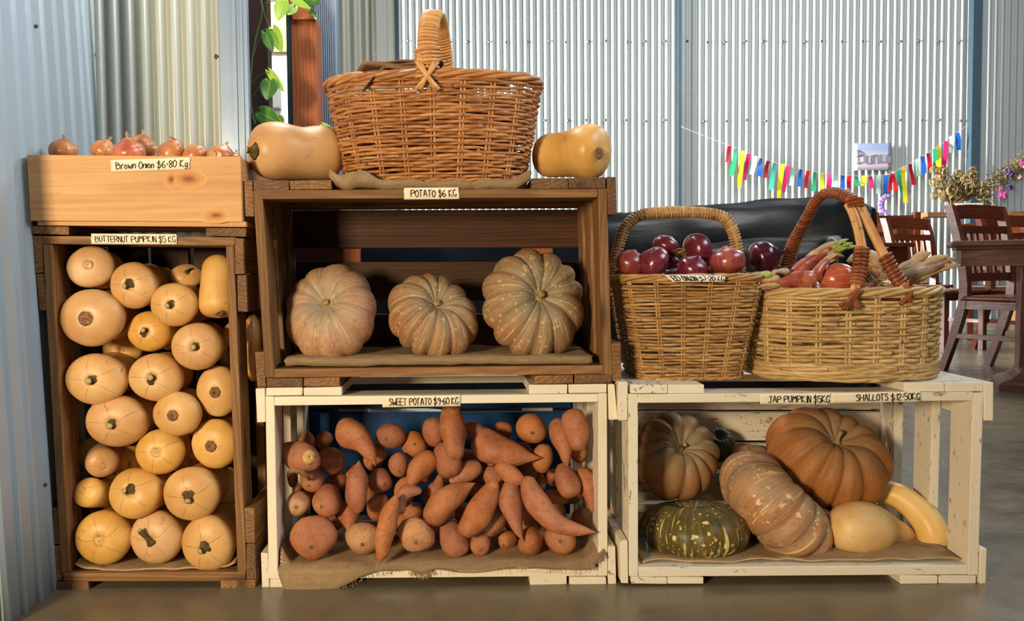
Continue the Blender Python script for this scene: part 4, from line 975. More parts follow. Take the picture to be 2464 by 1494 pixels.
SP(1140, 750, 985, 905, 56, .02, 'kidney shaped sweet potato in the lower centre', .28, .4, .35, -.03)
SP(905, 775, 850, 945, 66, .45, 'sweet potato with a blunt neck behind the thin upright one', .12, .5, .4)
EP(610, 680, 50, 58, .7, 'small sweet potato with stringy roots left of the speckled upright one')
SP(1250, 640, 1180, 770, 50, .4, 'small sweet potato with upright hooked neck in the centre', -.22, .7, .35)
SP(1522, 590, 1318, 700, 62, .35, 'sweet potato with a corky end pointing left, centre', .05, .4, .55, -.03)
SP(1530, 620, 1680, 760, 70, .5, 'reddish sweet potato behind the slanting smooth one', -.1, .55, .4)
SP(1430, 760, 1540, 720, 48, .7, 'sweet potato in shade between the two slanting ones')
SP(1690, 880, 1740, 1020, 60, .5, 'sweet potato in shade behind the tapered hanging one at the bottom')
for x, y, r in ((1210, 800, 70), (780, 780, 70), (580, 930, 70), (1400, 900, 70), (2120, 780, 60), (700, 640, 60), (1420, 540, 60), (1680, 560, 60), (2000, 880, 60), (1000, 960, 70), (560, 690, 50), (1990, 680, 55), (380, 780, 70), (820, 560, 60), (1130, 640, 65), (1290, 740, 70), (1560, 900, 70), (1860, 800, 65), (2180, 700, 60), (900, 1000, 70), (1220, 1000, 70), (1420, 1080, 70), (1750, 1020, 65), (640, 1100, 60), (1500, 640, 60), (1080, 900, 70), (450, 640, 55)):
    EP(x, y, r, r, .75, 'sweet potato deep in the pile')['group'] = 'sweet potatoes deep in the pile'
# sweet potato poking between the two white crates
o, P_, R_ = spin('sweet_potato', 'swp', [(1462, 1248), (1500, 1240), (1535, 1236)], [.20, .19, .18], [(0, 0), (.08, 20), (.5, 28), (.9, 24), (1, 0)], 'sweet potato showing in the gap between the two white crates', 'sweet potato')
o['group'] = 'sweet potatoes in the white crate'

# ------------------------------------------------------------------ onions
def onion(P, R, A, mat, lab, group, name='onion', roots=0, neck=.0, L=1.75, tuft=None, flake=0, sq=1.0):
    A = V(A).normalized(); P = V(P); n = 26; pts = []; rad = []
    keys = [(0, .02), (.03, .22), (.10, .55), (.24, .90), (.42, 1.0), (.60, .97), (.76, .80), (.88, .48), (.95, .24+neck*.2), (1, .12+neck*.2)]
    for i in range(n):
        t = (1-math.cos(PI*i/(n-1)))/2; pts.append(P+A*R*L*(t-.42)); rad.append(R*interp(keys, t))
    b = MB(); b.sweep(pts, rad, 30, sq, 0, 0, .0016, 30)
    o = b.build(name, M[mat], None, P); tag(o, lab, 'onion', group)
    if neck or tuft:
        b = MB(); top = pts[-1]
        for q in range(9):
            d = (A+V((random.uniform(-.5, .5), random.uniform(-.5, .5), random.uniform(-.5, .5)))*.9).normalized()
            s0 = top-A*R*.12; b.tube(smooth_path([s0, s0+A*R*.10+d*R*.08, s0+A*R*.12+d*R*(.14+neck*.45+random.uniform(0, .16))], 7), [R*.07, R*.065, R*.055, R*.045, R*.035, R*.022, R*.008], 5)
        b.build('neck', M['husk' if mat != 'onpurple' else 'onpurple'], o)
    if roots:
        b = MB(); base = pts[0]
        for q in range(roots):
            d = (-A+V((random.uniform(-1, 1), random.uniform(-1, 1), random.uniform(-1, 1)))*.75).normalized()
            l = R*random.uniform(.35, .95); m_ = V((random.uniform(-1, 1), random.uniform(-1, 1), random.uniform(-1, 1)))*R*.18
            b.tube(smooth_path([base+A*R*.03, base+d*l*.5+m_, base+d*l], 7), .0006, 4)
        b.build('root_tuft', M['root'], o)
    for q in range(flake):
        th = random.uniform(0, 6.28); e1 = A.orthogonal().normalized(); e2 = A.cross(e1); t0 = random.uniform(.15, .5); w0 = random.uniform(.5, 1.0)
        b = MB(); lift = random.uniform(.02, .07)
        def fn(i, j):
            t = t0+.38*j*(1-.3*abs(i-.5)); a = th+(i-.5)*w0*(1-.4*j); r = R*(interp(keys, t)+.012+lift*j*j*3)
            return P+A*R*L*(t-.42)+(e1*math.cos(a)+e2*math.sin(a)*sq)*r
        b.grid(8, 8, fn); b.build('loose_skin', M[mat], o)
    return o
GB = 'brown onions in the pine box'
for u, v, r, A, kw, lab in (
    (152, 366, 33, (.05, .1, 1), dict(roots=10, neck=.1), 'brown onion at the left end of the pine box, alone'),
    (250, 366, 31, (.45, -.2, .75), dict(roots=0, neck=.3, tuft=1), 'brown onion with dry hairy root, second from the left in the pine box'),
    (311, 372, 39, (.0, -.25, 1), dict(neck=.35, tuft=1, flake=1), 'reddish brown onion above the Brown Onion tape, front of the pine box'),
    (341, 356, 33, (.1, .1, 1), dict(neck=.3, tuft=1), 'tallest brown onion with a frayed top behind the reddish one'),
    (416, 372, 37, (-.8, -.2, .35), dict(neck=.2, flake=1), 'glossy brown onion lying on its side, right of the tape'),
    (470, 376, 30, (-.4, -.1, .8), dict(neck=.1, flake=1), 'brown onion right of the glossy one lying on its side'),
    (532, 384, 36, (.3, .1, .9), dict(neck=.2, flake=2), 'brown onion low in the right end of the pine box'),
    (565, 386, 18, (.2, 0, 1), dict(neck=.6, flake=1), 'small brown onion with a peeling tip in the right corner of the pine box')):
    Y = .07 if u not in (341, 250) else .13
    onion(U(u, v, Y), r/ppm(Y), A, 'onbrown' if u not in (311,) else 'onpink', lab, GB, **kw)
GH = 'brown onions under the top layer of the pine box'
for i in range(14):
    u = 95+i % 7*72+random.uniform(-8, 8); Y = .07+.11*(i//7); onion(U(u, 412, Y), .031, (random.uniform(-1, 1), random.uniform(-1, 1), .6), 'onbrown', 'brown onion below the rim of the pine box', GH)
GR = 'red onions in the square basket'
def RO(x, y, r, A, mat, lab, Y=.10, **kw):
    return onion(U(*cr(x, y), Y), r*440/1643/ppm(Y), A, mat, lab, GR, **kw)
RO(282, 358, 138, (.25, -.35, .9), 'onredlite', 'light red onion at the left end of the square basket', .07, flake=2)
RO(512, 352, 150, (-.75, .1, .55), 'onred', 'red onion with a cracked skin, second from the left in the square basket', .05, flake=1, sq=1.05)
RO(600, 212, 120, (.5, .2, .7), 'onred', 'dark red onion at the back of the square basket, left of the tallest', .15)
RO(875, 232, 150, (.85, .35, .10), 'onred', 'tallest glossy red onion with a bunch of roots, centre of the square basket', .12, roots=34, flake=1)
RO(845, 410, 140, (.3, -.3, .8), 'onred', 'ragged red onion with torn skin just behind the price tape', .06, flake=5)
RO(1163, 350, 157, (-.1, .15, 1), 'onredlite', 'light red onion with a peeling flap at the right end of the square basket', .06, flake=1)
RO(1465, 305, 152, (1, .1, .30), 'onpurple', 'dark purple onion with a frayed neck between the two baskets', .16, neck=.7, L=1.9)
for x, y in ((300, 470), (520, 490), (740, 480), (960, 500), (1180, 490), (620, 400), (1000, 400), (420, 430)):
    RO(x, y, 130, (random.uniform(-1, 1), random.uniform(-1, 1), .5), 'onred', 'red onion under the top layer of the square basket', .12 if y > 450 else .19)['group'] = 'red onions under the top layer'

# shallots and long stalks
GS = 'shallots in the oval basket'
def stalk(lab, path, Ys, rads, mat, leaves=(), name='shallot', tips=(), roots=None, husks=0):
    o, P, R = spin(name, mat, path, Ys, [(t, r*560/2390) for t, r in rads], lab, 'shallot', GS, conv=cs, n=40, seg=20, bump=.003, ns=40)
    yy = sum(Ys)/len(Ys)
    for pts, w_, mt, nm in leaves:
        w_ *= 1.35
        Q = smooth_path([U(*cs(*p), yy-.004) for p in pts], 14); b = MB()
        side = [(Q[min(13, i+1)]-Q[max(0, i-1)]).cross(V((0, 1, 0))).normalized() for i in range(14)]
        wv = w_*560/2390/ppm(yy)
        b.grid(4, 13, lambda i, j: Q[round(j*13)]+side[round(j*13)]*(i-.5)*wv*(1-.75*j**3)*(1+.2*math.sin(j*9))+V((0, .012*((i-.5)*2)**2-.004*math.sin(j*7), 0)), tex=lambda i, j: (i*.05, j*.2, 0), pol=lambda i, j: (math.cos(i*2), math.sin(i*2), .2+.6*j))
        solid(b.build(nm, M[mt], o), .0008, 0)
    if roots:
        b = MB(); base = U(*cs(*roots[0]), yy-.015)
        for q in range(roots[1]):
            e = base+V((random.uniform(-1, 1), random.uniform(-1, .3), random.uniform(-.6, .7)))*roots[2]; m_ = base.lerp(e, .5)+V((random.uniform(-1, 1), random.uniform(-1, 0), random.uniform(-1, 1)))*roots[2]*.3
            b.tube(smooth_path([base, m_, e], 7), .0006, 4)
        b.build('root_tuft', M['husk'], o)
    return o
stalk('big pinkish shallot bulb behind the front leg of the oval basket handle', [(798, 1055), (900, 1030), (1020, 1020), (1130, 1020), (1215, 1010)], [.05]*5, [(0, 0), (.05, 40), (.2, 105), (.45, 150), (.65, 148), (.85, 110), (.95, 60), (1, 0)], 'shal')
stalk('crimson shallot whose dry leaves and green tip hang over the square basket', [(780, 1000), (690, 1030), (560, 1040), (420, 1060), (290, 1050)], [.035, .03, .03, .03, .03], [(0, 0), (.06, 60), (.25, 95), (.5, 75), (.75, 45), (1, 22)], 'stalkred',
      [([(330, 1000), (240, 985), (130, 990)], 60, 'greenleaf', 'green_tip'), ([(420, 1020), (300, 1040), (190, 1045), (140, 1090)], 70, 'husk', 'dry_leaf'), ([(430, 1080), (300, 1090), (200, 1110), (110, 1150)], 60, 'husk', 'dry_leaf'), ([(520, 960), (400, 955), (330, 1000)], 50, 'huskp', 'dry_leaf'), ([(450, 1060), (330, 1120), (230, 1130)], 50, 'huskp', 'dry_leaf')])
stalk('shallot stalk leaning up right with bright green cut tips', [(540, 1000), (640, 920), (760, 830), (880, 750), (970, 690)], [.07, .08, .09, .10, .11], [(0, 0), (.05, 60), (.2, 75), (.5, 62), (.8, 50), (1, 34)], 'stalkred',
      [([(950, 720), (1030, 670), (1115, 620)], 42, 'greenleaf', 'green_tip'), ([(970, 730), (1070, 690), (1160, 660)], 46, 'greenleaf', 'green_tip'), ([(990, 740), (1100, 710), (1220, 690)], 42, 'greenleaf', 'green_tip'), ([(720, 830), (860, 720), (1010, 650)], 60, 'husk', 'dry_leaf'), ([(760, 880), (880, 780), (1000, 730)], 60, 'husk', 'dry_leaf'), ([(900, 770), (1000, 760), (1075, 800)], 40, 'husk', 'dry_leaf')])
stalk('red shallot stalk with ragged papery skin in front of the pink bulb', [(740, 1090), (770, 1000), (840, 900), (920, 830), (1000, 790)], [.03, .03, .04, .05, .06], [(0, 0), (.1, 50), (.35, 55), (.65, 40), (1, 16)], 'stalkred',
      [([(820, 950), (900, 850), (1010, 770)], 60, 'husk', 'dry_leaf'), ([(860, 930), (930, 860), (980, 830)], 50, 'huskp', 'dry_leaf')])
stalk('dry purplish bundle of shallot leaves sticking out at the right of the oval basket', [(1600, 1080), (1680, 1020), (1790, 960), (1930, 920), (2080, 880)], [.14]*5, [(0, 0), (.08, 55), (.3, 80), (.6, 66), (1, 30)], 'huskp',
      [([(1680, 980), (1800, 880), (1890, 800), (1960, 760)], 110, 'husk', 'dry_leaf'), ([(1720, 1020), (1900, 960), (2080, 900), (2240, 880)], 90, 'husk', 'dry_leaf'), ([(1750, 960), (1900, 880), (2060, 820), (2140, 795)], 80, 'husk', 'dry_leaf'), ([(1820, 960), (2000, 880), (2220, 820)], 80, 'huskp', 'dry_leaf'), ([(1700, 1060), (1900, 1010), (2100, 930), (2260, 885)], 60, 'husk', 'dry_leaf')], roots=None)
stalk('shallot with a tangle of dry roots between the two front legs of the handle', [(1330, 1120), (1420, 1110), (1520, 1110), (1600, 1120)], [.07]*4, [(0, 0), (.1, 45), (.4, 62), (.8, 45), (1, 0)], 'shal', roots=((1420, 1060), 70, .052))
stalk('dry leafy shallot top seen behind the handle legs', [(1480, 900), (1420, 850), (1360, 800), (1300, 790), (1210, 850)], [.18]*5, [(0, 0), (.1, 50), (.5, 60), (1, 30)], 'husk',
      [([(1450, 880), (1360, 780), (1260, 780), (1120, 860)], 80, 'husk', 'dry_leaf'), ([(1440, 800), (1490, 740), (1530, 705)], 34, 'greenleaf', 'green_tip'), ([(1460, 900), (1380, 880), (1290, 860)], 70, 'husk', 'dry_leaf'), ([(1460, 960), (1400, 930), (1330, 900)], 70, 'husk', 'dry_leaf')])
b = MB()
for q in range(26):
    p = U(*cs(620+random.uniform(-90, 120), 1165), .03); b.tube([p, p+V((random.uniform(-.012, .012), random.uniform(-.02, .01), random.uniform(.006, .02)))], [.0016, .0010], 5)
tag(b.build('straw_roots', M['husk'], None, U(*cs(640, 1165), .03)), 'tuft of pale cut roots at the rim of the oval basket', 'roots')
for x, y in ((260, 1150), (500, 1230), (900, 1240), (1250, 1230), (1650, 1220), (700, 1200), (1450, 1190)):
    onion(U(*cs(x, y), .16), .036, (1, random.uniform(-1, 1), .3), 'shal', 'shallot bulb below the rim of the oval basket', 'shallots under the top layer')['category'] = 'shallot'
# ================================================================== baskets
def ring(ax, ay, n, m, rot=0):
    fine = []
    for i in range(720):
        t = 2*PI*i/720; c, s_ = math.cos(t), math.sin(t)
        fine.append((ax*math.copysign(abs(c)**(2/n), c), ay*math.copysign(abs(s_)**(2/n), s_)))
    fine.append(fine[0]); d = [0]
    for i in range(1, 721): d.append(d[-1]+math.hypot(fine[i][0]-fine[i-1][0], fine[i][1]-fine[i-1][1]))
    out = []; j = 0; c, s_ = math.cos(rot), math.sin(rot)
    for i in range(m):
        q = d[-1]*i/m
        while d[j+1] < q: j += 1
        u = (q-d[j])/max(1e-9, d[j+1]-d[j]); x = fine[j][0]+(fine[j+1][0]-fine[j][0])*u; y = fine[j][1]+(fine[j+1][1]-fine[j][1])*u
        out.append((x*c-y*s_, x*s_+y*c))
    return out
def basket(lab, cx, cy, z0, z1, bot, top, n, nst, rows, r, mat, seed, amp=None, pair=2, rot=0, rimr=None, foot=True, tight=0, cat='basket', flare=1.0, matrim=None):
    rr = random.Random(seed); root = empty('wicker_basket', (cx, cy, z0), lab, cat, 'wicker baskets'); root['_o'] = (cx, cy, z0)
    m = nst*8; amp = amp or r*.85; H = z1-z0
    def dims(t): k = t**flare; return bot[0]+(top[0]-bot[0])*k, bot[1]+(top[1]-bot[1])*k
    def at(t, off=0):
        a, b_ = dims(t); P = ring(a+off, b_+off, n, m, rot); return [V((cx+x, cy+y, z0+H*t)) for x, y in P]
    b = MB()
    for k in range(rows):
        t = (k+.5)/rows; P = at(t); ph = 0; pts = []; rad = []
        zj = rr.uniform(-1, 1)*r*.35; f1, f2 = rr.uniform(0, 6), rr.uniform(0, 6)
        for i in range(m):
            q = P[i]; nx = (q-V((cx, cy, q.z))); nx.normalize()
            o_ = amp*math.cos(PI*i/4+PI*k+ph)
            pts.append(q+nx*o_+V((0, 0, zj+r*.28*math.sin(i*2*PI/m*3+f1)+r*.25*math.sin(i*2*PI/m*7+f2))))
            rad.append(r*(1+.14*math.sin(i*2*PI/m*2+f2)+.08*math.sin(i*2*PI/m*5+f1)))
        b.tube(pts, rad, 7, True)
    b.build('weave', mat, root)
    b = MB(); lv = [at(j/10) for j in range(11)]
    for s_ in range(nst):
        for q in range(pair):
            off = (q-(pair-1)/2)*1.15; pts = []
            for j in range(11):
                L_ = lv[j]; i0 = s_*8; d = (L_[(i0+1) % m]-L_[i0-1]).normalized(); pts.append(L_[i0]+d*off*r*1.7+V((0, 0, 0)))
            b.tube(pts, r*.88, 6)
    b.build('stakes', mat, root)
    rimr = rimr or r*1.25; b = MB(); P = at(1.0)
    for q in range(4):
        pts = []
        for i in range(m):
            a = 2*PI*i/m*max(3, nst//3)+q*PI/2; nx = (P[i]-V((cx, cy, P[i].z))).normalized()
            pts.append(P[i]+nx*(math.cos(a)*rimr*1.35)+V((0, 0, math.sin(a)*rimr*1.2)))
        b.tube(pts, rimr*(.9+.1*q % 2), 7, True)
    b.build('rim', matrim or mat, root)
    b = MB(); P = at(0.0)
    if foot:
        for q in range(2):
            pts = []
            for i in range(m):
                a = 2*PI*i/m*nst+q*PI; nx = (P[i]-V((cx, cy, P[i].z))).normalized()
                pts.append(P[i]+nx*(math.cos(a)*r*.8)+V((0, 0, r*1.0+math.sin(a)*r*.6)))
            b.tube(pts, r*1.1, 6, True)
    a0, b0_ = dims(0.02)
    for k in range(1, 14):
        P2 = [V((cx+x, cy+y, z0+r*1.5)) for x, y in ring(a0*k/14, b0_*k/14, n, 60, rot)]; b.tube(P2, a0/27, 5, True)
    b.build('base', mat, root)
    return root, at
def wrapped(parent, path, hw, ht, pitch, r, mat, side, name='handle', core=True, flare=None):
    """cane wound around a flat core following path"""
    Q = smooth_path(path, 120); L = sum((Q[i+1]-Q[i]).length for i in range(119)); turns = L/pitch; ns = int(turns*12); b = MB(); pts = []
    sd = V(side).normalized(); rr = random.Random(int(L*1e5))
    for i in range(ns):
        t = i/(ns-1); f_ = t*119; k = min(118, int(f_)); p = Q[k].lerp(Q[k+1], f_-k); T = (Q[min(119, k+2)]-Q[max(0, k-1)]).normalized()
        s2 = (sd-T*sd.dot(T)).normalized(); nn = T.cross(s2); a = 2*PI*turns*t; w_ = hw*(flare(t) if flare else 1)
        ca, sa = math.cos(a), math.sin(a); e = .75
        pts.append(p+s2*w_*math.copysign(abs(ca)**e, ca)+nn*ht*math.copysign(abs(sa)**e, sa)+T*rr.uniform(-.0004, .0004))
    b.tube(pts, r, 6)
    o = b.build(name, mat, parent)
    if core:
        b = MB(); b.tube(Q[::3]+[Q[-1]], max(.001, ht-r*.4), 8, flat=1); 
        for s_ in (-.5, .5):
            b.tube([q+sd*hw*s_ for q in Q[::3]+[Q[-1]]], max(.001, ht-r*.4), 6)
        b.build('handle_core', mat, parent)
    return o
# big basket of potatoes on the brown crate
KX = U(1046, 300, .15).x; z0 = U(1050, 437, .03).z; z1 = U(1046, 213, .15).z
BK1, at1 = basket('big honey brown wicker basket with tall hoop handle on top of the brown crate', KX, .155, z0, z1, (.186, .125), (.228, .152), 2.5, 20, 30, .0035, M['wick1'], 3, pair=2, rimr=.0046, flare=.8)
xf, xb_ = U(1029, 200, .0).x, U(1071, 190, .30).x; zt_ = U(1046, 43, .155).z; path = []
for i in range(25):
    a = PI*i/24; y = .155-.155*math.cos(a)*(1-.12*math.sin(a)); s_ = math.sin(a)**.62
    path.append(V((xf+(xb_-xf)*(y/.31), y, z1-.012+(zt_-z1+.012)*s_)))
wrapped(BK1, path, .0185, .0070, .0082, .0036, M['wickh'], (1, .12, 0), flare=lambda t: 1.0+.25*max(0, 1-t*9))
b = MB()
pc = path[1]
for dx, s_ in ((-.020, 1), (-.013, 1), (.020, -1), (.013, -1)):
    zb = z1-.034; b.tube(smooth_path([V((xf+dx, -.006, z1+.020)), V((xf+dx*.2, -.016, z1-.004)), V((xf-dx*1.15, -.009, zb))], 10), .0042, 7)
for q in range(4): b.tube(smooth_path([V((xf-.024, .004, z1+.022+q*.0075)), V((xf, -.0105, z1+.024+q*.0075)), V((xf+.024, .004, z1+.026+q*.0075))], 8), .0040, 6)
b.build('handle_binding', M['wickh'], BK1)
# paper bags in it
def bag(lab, P0, w_, d, ang, tilt, seed):
    b = MB(); rr = random.Random(seed); Rm = Matrix.Rotation(ang, 3, 'Z') @ Matrix.Rotation(tilt, 3, 'Y')
    for k in range(5):
        zz = k*.0042
        b.grid(14, 6, lambda i, j: V(P0)+Rm @ V(((i-.5)*w_, (j-.5)*d, zz*(1-.15*i)+.003*math.sin(i*5+k)-(.030+.006*k)*max(0, .32-i)**1.4*6*(k < 3)+.002*noise.noise(V((i*5, j*4, k+seed))))))
    # folded edge
    b.grid(8, 6, lambda i, j: V(P0)+Rm @ V((w_*.5+.011*math.sin(i*PI), (j-.5)*d, .0084-.0084*math.cos(i*PI))))
    o = solid(b.build('paper_bags', M['kraft'], None, P0), .0008, 0); return tag(o, lab, 'paper bag')
bag('stack of folded brown paper bags on the left rim of the big wicker basket', U(948, 186, .10), .155, .17, .25, -.05, 2)
bag('brown paper bag edge showing at the right inside the big wicker basket', U(1150, 202, .19), .10, .12, -.2, .06, 6)
for lz, zz in enumerate((.045, .105, .160)):
    fa = .60+.09*lz
    for i in range(5):
        for j in range(3):
            p = V((KX+(i-2)*(.060+.006*lz)*(1.12 if j == 1 else .94), .155+(j-1)*.056, z0+zz))
            onion(p, .030, (random.uniform(-.3, .3), random.uniform(-1, 1), .2), 'potato', 'potato inside the big wicker basket, glimpsed through the weave', 'potatoes in the big basket', 'potato', L=2.3)['category'] = 'potato'
# square basket of red onions
KX2 = U(1641, 700, .14).x; zs = U(1600, 925, YR).z; zr2 = U(1640, 668, .01).z
BK2, at2 = basket('square tapered wicker basket of red onions on the right white crate', KX2, .145, zs, zr2, (.112, .098), (.152, .130), 5, 18, 33, .0029, M['wick2'], 8, pair=2, rimr=.0038)
hp = [(1478, 690), (1480, 640), (1490, 585), (1508, 542), (1540, 518), (1590, 511), (1640, 510), (1700, 513), (1742, 524), (1763, 556), (1775, 610), (1784, 680)]
wrapped(BK2, [U(u, v, .145) for u, v in hp], .0105, .0100, .0066, .0033, M['wick2'], (0, 1, 0))
# oval basket of shallots
KX3 = U(2018, 800, .14).x; zr3 = U(2018, 704, -.02).z
BK3, at3 = basket('large oval straw coloured wicker basket of shallots on the right white crate', KX3, .14, zs, zr3, (.190, .150), (.196, .158), 2.3, 20, 24, .0037, M['wick3'], 14, pair=2, rimr=.0046, rot=.06, foot=False)
b = MB()
for k in range(5):
    P = ring(.194+.002*math.sin(k*2), .152, 2.3, 120, .06); b.tube([V((KX3+x*(1+.004*math.sin(i*.9+k*2)), .14+y*(1+.004*math.sin(i*.9+k*2)), zs+.004+k*.0065+.002*math.sin(i*.35+k*1.6))) for i, (x, y) in enumerate(P)], .0047, 7, True)
b.build('foot_border', M['wick3'], BK3)
hb = [(1893, 640, .27), (1908, 590, .25), (1930, 545, .22), (1950, 508, .19), (1966, 480, .165), (1990, 464, .14), (2016, 465, .11), (2040, 475, .08), (2062, 493, .06)]
wrapped(BK3, [U(*p) for p in hb], .0175, .0075, .0068, .0033, M['canebr'], (.75, .55, .25), flare=lambda t: 1.55-.75*min(1, t*2.2)+.05)
hl = [(1120, 262), (1165, 350), (1208, 480), (1240, 620), (1254, 720), (1240, 860), (1215, 1020), (1180, 1150)]
hr_ = [(1215, 235), (1262, 330), (1340, 490), (1430, 680), (1490, 790), (1560, 920), (1630, 1040), (1700, 1140)]
b = MB()
for hh, offs, y0, y1 in ((hl, (-22, 18), .055, -.025), (hr_, (-22, 20), .055, .005)):
    for o_ in offs:
        b.tube(smooth_path([U(*cs(x+o_, y+abs(o_)*.2), y0+(y1-y0)*i/7) for i, (x, y) in enumerate(hh)], 40), .0062, 8)
b.build('handle_canes', M['wickh'], BK3)
for hh, y0, y1 in ((hl, .055, -.025), (hr_, .055, .005)):
    P = [U(*cs(x, y), y0+(y1-y0)*i/7) for i, (x, y) in enumerate(hh)]
    wrapped(BK3, P[4:7]+[P[7].lerp(P[6], .45)], .0118, .0085, .0085, .0040, M['canebr'], (1, .1, .3), name='leg_wrap', core=False)
b = MB(); Pt = [U(*cs(x, y), .057-.002*i) for i, (x, y) in enumerate(((1075, 262), (1150, 238), (1245, 240)))]
for k in range(3): b.tube(smooth_path([p+V((.001*k, -.010, -.0065*k+.006)) for p in Pt], 10), .0038, 6)
b.build('handle_binding', M['canebr'], BK3)
b = MB()
for pts in ([(1215, 1130), (1150, 1210), (1060, 1340)], [(1235, 1130), (1180, 1230), (1090, 1345)], [(1140, 1170), (1190, 1240), (1235, 1335)], [(1120, 1180), (1170, 1260), (1215, 1340)], [(1250, 1140), (1130, 1250), (1030, 1300)]):
    b.tube(smooth_path([U(*cs(x, y), -.034-.003*i) for i, (x, y) in enumerate(pts)], 10), .0042, 7)
b.build('handle_binding', M['canebr'], BK3); b = MB()
for pts in ([(1690, 1085), (1740, 1160), (1700, 1240), (1650, 1290)], [(1710, 1075), (1755, 1170), (1720, 1250)], [(1600, 1120), (1690, 1160), (1750, 1270)]):
    b.tube(smooth_path([U(*cs(x, y), -.010-.003*i) for i, (x, y) in enumerate(pts)], 10), .0042, 7)
b.build('handle_binding', M['canebr'], BK3)
# curled price strip on the square basket's rim
q = [(1600, 661), (1748, 663), (1742, 678), (1618, 678)]
P = [U(u, v, -.004) for u, v in q]
def strip(s, t):   # t 0 bottom, 1 top: the upper edge folds back over the rim
    p = P[3].lerp(P[2], s).lerp(P[0].lerp(P[1], s), min(1, t*1.0)); return p+V((0, .004*math.sin(s*PI)*-1+max(0, t-.55)**1.5*.05, 0))
b = MB(); b.grid(24, 8, strip); o = solid(b.build('price_label', M['whitetape'], None, (P[0]+P[2])/2), .0008, 0)
tag(o, 'handwritten white strip reading Red Onion on the rim of the square basket', 'price label', 'handwritten price labels')
handwriting('ED ONION $7.20 KG', lambda s, t: strip(.07+.90*s, .16+.70*t)+V((0, -.0022, 0)), M['ink'], o, .0008, 12)

# ================================================================== things behind
def Uf(u, v):
    d = CROT @ V(((u-PU)/FPX, -(v-PV)/FPX, -1.0)); return CAM+d*(-CAM.z/d.z)
# black leather sofa seen from the side of its back
PR, PL = U(2078, 462, .86), U(600, 592, 2.7)
ax = (PL-PR); ax.z = 0; Ls = ax.length; ax.normalize(); nrm_ = V((-ax.y, ax.x, 0)); nrm_ = nrm_ if nrm_.y < 0 else -nrm_
base = (PR+PL)/2; base.z = 0; base -= nrm_*.16
SOFA = empty('leather_sofa', base, 'black leather sofa behind the two baskets of onions', 'sofa'); SOFA['_o'] = tuple(base)
def cushion(name, A, B, zlo, zhi, zhi2, thick, seed, n1=60, wr=.012):
    b = MB(); d = (B-A); L_ = d.length; d.normalize(); nn = V((-d.y, d.x, 0)); m_ = 44; b0 = 0
    for i in range(n1+1):
        t = i/n1; e = (1-abs(2*t-1)**14)**.5; zt2 = zhi+(zhi2-zhi)*t; hz = (zt2-zlo)/2*(.80+.20*e); hy = thick/2*(.35+.65*e); c = A+d*L_*t; zc = zlo+(zt2-zlo)/2
        for k in range(m_):
            th = 2*PI*k/m_; cc, ss = math.cos(th), math.sin(th); ex = 2/3.6
            p = V((c.x, c.y, zc))+nn*(hy*math.copysign(abs(cc)**ex, cc))+V((0, 0, hz*math.copysign(abs(ss)**ex, ss)))
            q = V((t*L_*5, th*1.4, seed)); k2 = wr*(noise.noise(q)+.6*noise.noise(q*2.7)); p += (nn*cc+V((0, 0, ss)))*k2
            b.vert(p, (t*L_, k*.03, seed))
    for i in range(n1):
        for k in range(m_):
            a = i*m_+k; a2 = i*m_+(k+1) % m_; b.face((a, a2, a2+m_, a+m_))
    b.face(range(m_)); b.face([n1*m_+k for k in range(m_)][::-1])
    return b.build(name, M['leather'], SOFA)
PRf, PLf = PR.copy(), PL.copy(); PRf.z = PLf.z = 0
off = -nrm_*.12
cushion('backrest', PRf+off, PLf+off, .34, PR.z+.012, PL.z+.0, .25, 2)
cushion('frame', PRf+off*1.2-ax*.02, PLf+off*1.2, .03, .42, .42, .27, 5, wr=.004)
ca = U(2045, 640, .72); cb = ca+ax*.45; ca.z = cb.z = 0
cushion('arm_cushion', ca+ax*.02, cb, .42, U(2045, 560, .72).z, U(2045, 575, .72).z, .20, 8, 30)

